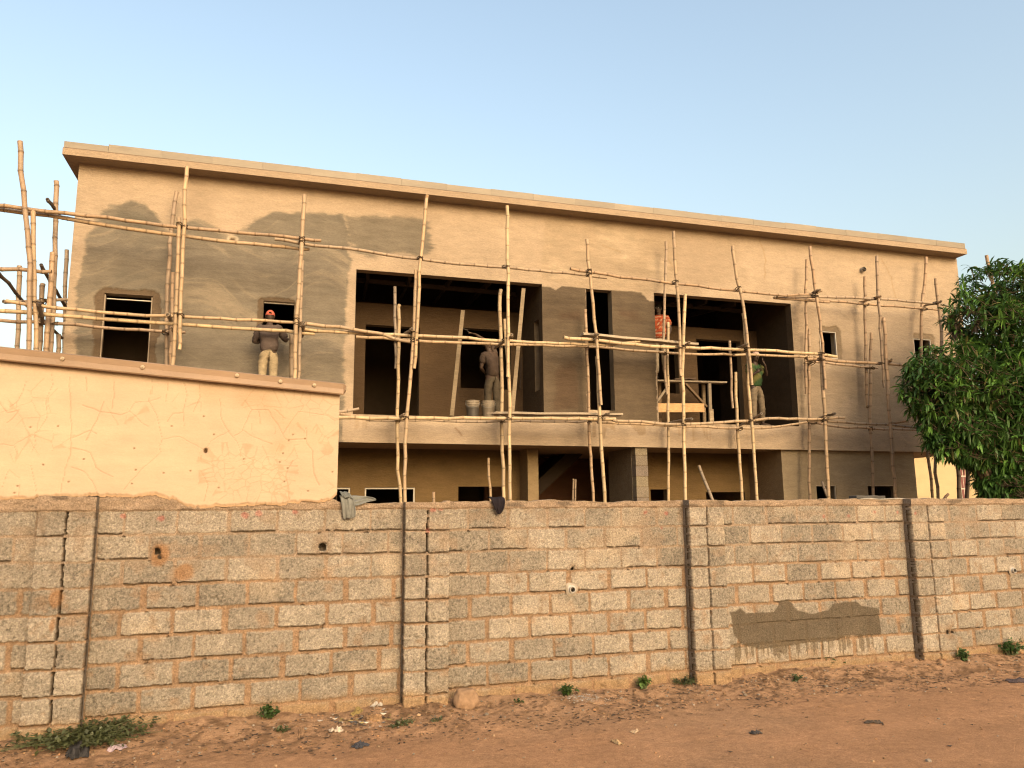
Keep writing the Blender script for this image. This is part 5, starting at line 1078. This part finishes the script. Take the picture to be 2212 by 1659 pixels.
def weed(px, n, spread, hgt, label, seed, col=(.075, .125, .035), leaf=.05, flat=.6, name='weed'):
    p = gp(*px); rnd = random.Random(seed); m = MB(); cw = Matrix.Rotation(WA, 3, 'Z')
    st = max(4, n // 7)
    for _ in range(st):
        a = rnd.uniform(0, 2 * math.pi); r = spread * rnd.random() ** .7; e = cw @ Vector((math.cos(a) * r, math.sin(a) * r * .5, hgt * rnd.uniform(.5, 1) * (1 - .5 * r / spread))); b0 = cw @ Vector((math.cos(a) * r * .3, math.sin(a) * r * .15, 0)); wp = p + e; e.z += gz(wp.x, wp.y) - p.z
        m.tube([b0, b0.lerp(e, .5) + Vector((0, 0, hgt * .2)), e], [.004, .003, .002], 4, [(.10, .12, .05)] * 3, caps=False)
        for _ in range(max(3, n // st)):
            t = rnd.uniform(.3, 1.05); c = b0.lerp(e, t) + Vector((0, 0, hgt * .15)); dr = Vector((rnd.gauss(0, 1), rnd.gauss(0, 1), rnd.gauss(.2, flat))).normalized(); sd = dr.cross(Vector((rnd.gauss(0, .3), rnd.gauss(0, .3), 1))).normalized(); L = leaf * rnd.uniform(.6, 1.2); g = rnd.uniform(.65, 1.25); cc = tuple(k * g for k in col)
            q = [c, c + dr * L * .5 + sd * L * .3, c + dr * L + Vector((0, 0, -.1 * L)), c + dr * L * .5 - sd * L * .3]; m.add(q, [(0, 1, 2, 3)], cc)
    o = m.build(name, M['leaf'], None); o.location = p; tag(o, label, 'plant', 'weeds along the foot of the street wall'); return o
weed((175, 1598), 1300, .74, .13, 'wide dusty creeping weed below the leftmost pillar, around the dark plastic', 1, (.075, .085, .035), .055, .5)
weed((262, 1548), 260, .34, .18, 'weed climbing at the foot of the wall right of the leftmost pillar', 2, (.07, .085, .035), .05)
weed((60, 1565), 260, .36, .09, 'dusty weed at the left frame edge below the wall', 3, (.075, .09, .04), .05)
weed((580, 1546), 220, .13, .13, 'dense dark green weed tuft at the wall foot between the first two pillars', 4, (.05, .095, .022), .045)
weed((610, 1588), 60, .10, .05, 'sparse low weed on the bank below the dense tuft', 5, (.07, .085, .03), .035)
weed((868, 1567), 120, .2, .05, 'thin scattered weed below the second pillar', 6, (.08, .095, .04), .035)
weed((1005, 1524), 60, .12, .04, 'low green weed under the reddish boulder', 7, (.06, .10, .03), .035)
weed((1228, 1503), 220, .12, .13, 'round green weed tuft just left of the pale ash heap', 8, (.055, .105, .025), .045)
weed((1298, 1478), 60, .05, .14, 'upright little weed against the wall above the ash heap', 9, (.075, .11, .035), .045, 1.)
weed((1393, 1495), 150, .09, .15, 'bright upright weed plant right of the ash heap', 10, (.095, .165, .035), .055, 1.2)
weed((1478, 1478), 200, .24, .09, 'flat dull weed at the foot of the third pillar', 11, (.07, .085, .04), .04)
weed((1795, 1440), 220, .22, .13, 'weed below the wet cement patch, towards the rightmost pillar', 12, (.05, .10, .022), .055)
weed((1720, 1470), 70, .13, .05, 'small flat weed on the bank below the wet cement patch', 13, (.06, .085, .03), .045)
weed((2083, 1425), 140, .13, .16, 'weed right of the rightmost pillar', 14, (.06, .11, .03), .055)
weed((2185, 1415), 260, .26, .2, 'leafy weed at the right frame edge below the wall', 15, (.055, .12, .03), .06)
weed((1305, 1486), 40, .05, .04, 'tiny weed sprig touching the upper edge of the ash heap', 16, (.08, .10, .04), .03)
weed((1120, 1512), 40, .07, .04, 'tiny green weed left of the round tuft', 17, (.06, .10, .03), .03)
weed((940, 1560), 50, .10, .05, 'faint weed patch below the boulder side of the second pillar', 18, (.085, .095, .05), .03)
def scraps(name, label, n, reg, size, cols, seed, cat='litter', kind='stuff', curl=.5):
    rnd = random.Random(seed); m = MB()
    for _ in range(n):
        p = reg(rnd); h_ = gz(p[0], p[1]); L = size * rnd.uniform(.4, 1.3); wd = L * rnd.uniform(.3, .7); a = rnd.uniform(0, 6.28); d = Vector((math.cos(a), math.sin(a), 0)); s = Vector((-d.y, d.x, 0)); c = Vector((p[0], p[1], h_ + .004)); col = np.array(rnd.choice(cols)) * rnd.uniform(.7, 1.2); t = rnd.uniform(-.2, 1) * curl
        q = [c - d * L * .5 + Vector((0, 0, L * .3 * abs(t))), c + s * wd * .5, c + d * L * .5 + Vector((0, 0, L * .35 * t)), c - s * wd * .5 + Vector((0, 0, L * .15 * abs(t)))]; m.add(q, [(0, 1, 2, 3)], tuple(col))
    o = m.build(name, M['wood'], None); tag(o, label, cat, None, kind); return o
def along(d0, d1, s0=-5.4, s1=7.5, pw=1.5):
    def f(r):
        s = r.uniform(s0, s1); d = d0 + (d1 - d0) * r.random() ** pw; p = W.P(s, d, 0); return p.x, p.y
    return f
def clump(d0, d1, s0, s1, pw):
    f = along(d0, d1, s0, s1, pw)
    def g(r):
        for _ in range(8):
            p = f(r)
            if mnoise.noise(Vector((p[0] * 1.3, p[1] * 1.3, 4))) + .5 * mnoise.noise(Vector((p[0] * 4, p[1] * 4, 9))) > r.uniform(-.5, .5): return p
        return p
    return g
scraps('leaf_litter', 'dry brown leaves and scraps scattered along the foot of the wall', 3800, clump(.08, 1.15, -5.6, 8.5, 1.2), .048, [(.22, .13, .075), (.13, .085, .055), (.34, .21, .12), (.08, .06, .05), (.30, .18, .10), (.10, .07, .05)], 31)
scraps('road_litter', 'small dark leaf bits and twigs scattered over the dirt road', 170, along(.7, 3.4, -4, 8, 1.), .045, [(.10, .07, .05), (.07, .055, .05), (.36, .25, .15)], 33)
def stones():
    rnd = random.Random(5); m = MB(); bm = bmesh.new(); bmesh.ops.create_icosphere(bm, subdivisions=1, radius=1.); bv = [v.co.copy() for v in bm.verts]; bf = [tuple(v.index for v in f.verts) for f in bm.faces]; bm.free(); f1 = along(.08, .9, -5.4, 8, 1.4); f2 = along(.5, 3.5)
    for i in range(1500):
        p = (f1 if i % 4 else f2)(rnd); r = rnd.uniform(.004, .015) * (1.8 if rnd.random() < .06 else 1); g = rnd.uniform(.6, 1.2); col = tuple(np.array(rnd.choice([(.34, .19, .10), (.26, .16, .09), (.38, .26, .16), (.30, .25, .2)])) * g)
        c = Vector((p[0], p[1], gz(*p) + r * .3)); m.add([c + Vector((q.x * r * rnd.uniform(.8, 1.3), q.y * r, q.z * r * .7)) for q in bv], bf, col)
    o = m.build('clods', M['stone'], None); tag(o, 'small earth clods and pebbles along the foot of the wall', 'pebbles', None, 'stuff')
stones()
pa = gp(1262, 1508)
scraps('ash_heap', 'pale grey ash and chip heap beside the round weed tuft', 420, lambda r: (pa.x + r.gauss(0, .12), pa.y + r.gauss(0, .06)), .022, [(.50, .44, .38), (.40, .34, .28), (.58, .53, .48)], 41, 'ash heap', 'stuff', .8)
def crumple(name, px, L, wd, hgt, col, label, cat, seed, rot=0., mat='cloth', grp=None):
    p = gp(*px); n = 13; rnd = random.Random(seed); vs, cl = [], []
    for i in range(n):
        for j in range(n):
            u, v = i / (n - 1) - .5, j / (n - 1) - .5; q = Vector((u, v, 0)); e = 1 - .35 * mnoise.noise(Vector((u * 3, v * 3, seed))); x, y = u * L * e, v * wd * e; z = hgt * max(0., .15 + .9 * mnoise.noise(Vector((u * 4 + seed, v * 4, 1))) + .5 * (1 - 4 * u * u) * (1 - 4 * v * v) + .35 * mnoise.noise(Vector((u * 10, v * 10, seed))))
            c, s = math.cos(rot + WA), math.sin(rot + WA); X, Y = x * c - y * s, x * s + y * c; vs.append((X, Y, gz(p.x + X, p.y + Y) - p.z + .004 + z)); cl.append(tuple(np.array(col) * (1 + .3 * mnoise.noise(Vector((u * 6, v * 6, seed + 3))))))
    m = MB(); m.add(vs, [(i * n + j, (i + 1) * n + j, (i + 1) * n + j + 1, i * n + j + 1) for i in range(n - 1) for j in range(n - 1)], cl); o = m.build(name, M[mat], None); o.location = p; s = o.modifiers.new('t', 'SOLIDIFY'); s.thickness = .003; tag(o, label, cat, grp); return o
crumple('plastic_bag', (168, 1622), .17, .42, .07, (.045, .042, .042), 'dark crumpled plastic lying in the creeping weed at lower left', 'plastic bag', 3, .15)
crumple('paper', (124, 1609), .07, .10, .015, (.42, .40, .37), 'small white paper in the creeping weed at lower left', 'paper', 5, .3, 'pvc')
crumple('wrapper', (252, 1621), .16, .09, .03, (.32, .24, .27), 'mauve wrapper right of the dark plastic at lower left', 'wrapper', 7, .4, 'pvc')
crumple('wrapper', (777, 1611), .16, .11, .03, (.06, .06, .07), 'torn black plastic scrap on the road below the second pillar', 'wrapper', 9, .9)
crumple('wrapper', (1632, 1585), .10, .08, .03, (.06, .055, .055), 'dark crumpled scrap on the road below the third pillar', 'wrapper', 11, .2)
crumple('wrapper', (1888, 1562), .17, .07, .025, (.075, .06, .05), 'long dark scrap on the road below the rightmost pillar', 'wrapper', 12, -.4)
crumple('wrapper', (2200, 1475), .26, .09, .04, (.07, .055, .06), 'dark scrap at the right frame edge on the bank', 'wrapper', 15, -.3)
crumple('dry_leaf', (1372, 1582), .10, .05, .02, (.34, .25, .17), 'pale curled leaf on the road below the ash heap', 'leaf', 17, .5, 'wood')
crumple('dry_leaf', (1333, 1605), .06, .14, .02, (.36, .25, .14), 'yellowish dry leaf on the road, lowest of those below the ash heap', 'leaf', 18, .2, 'wood')
crumple('paper', (815, 1525), .11, .07, .03, (.42, .38, .33), 'white paper scrap on top of the carton pile', 'paper', 21, .2, 'pvc')
crumple('paper', (727, 1582), .12, .10, .04, (.46, .38, .30), 'pale bag scrap below the carton pile', 'paper', 22, .2, 'pvc')
def cartons():
    for i, (x, y, a, b_, c, lab) in enumerate(((812, 1539, .12, .08, (.40, .24, .13), 'brown square carton piece on the litter pile by the second pillar'), (800, 1556, .10, .07, (.33, .20, .11), 'torn brown carton flap below the square carton piece'), (772, 1548, .13, .09, (.34, .25, .10), 'yellowish torn carton left of the square carton piece'), (742, 1568, .10, .07, (.40, .26, .17), 'bent carton scrap at the left edge of the litter pile'), (790, 1560, .07, .06, (.28, .17, .10), 'small folded carton scrap under the litter pile'), (650, 1590, .20, .05, (.36, .22, .13), 'long thin carton strip left of the litter pile'))):
        o = crumple('carton', (x, y), a, b_, .03, tuple(.65 * q for q in c), lab, 'carton', 50 + i, .3 * i, 'wood')
        if i < 3: o.rotation_euler = (.5, .1 * i, .2 * i)
cartons()
scraps('litter_pile', 'mixed rubbish scraps heaped at the foot of the wall by the second pillar', 160, lambda r: (lambda p: (p.x + r.gauss(0, .20), p.y + r.gauss(0, .07)))(gp(785, 1555)), .06, [(.34, .22, .13), (.10, .09, .09), (.42, .36, .30), (.30, .24, .10), (.28, .17, .10)], 43, 'litter', 'stuff', 1.)
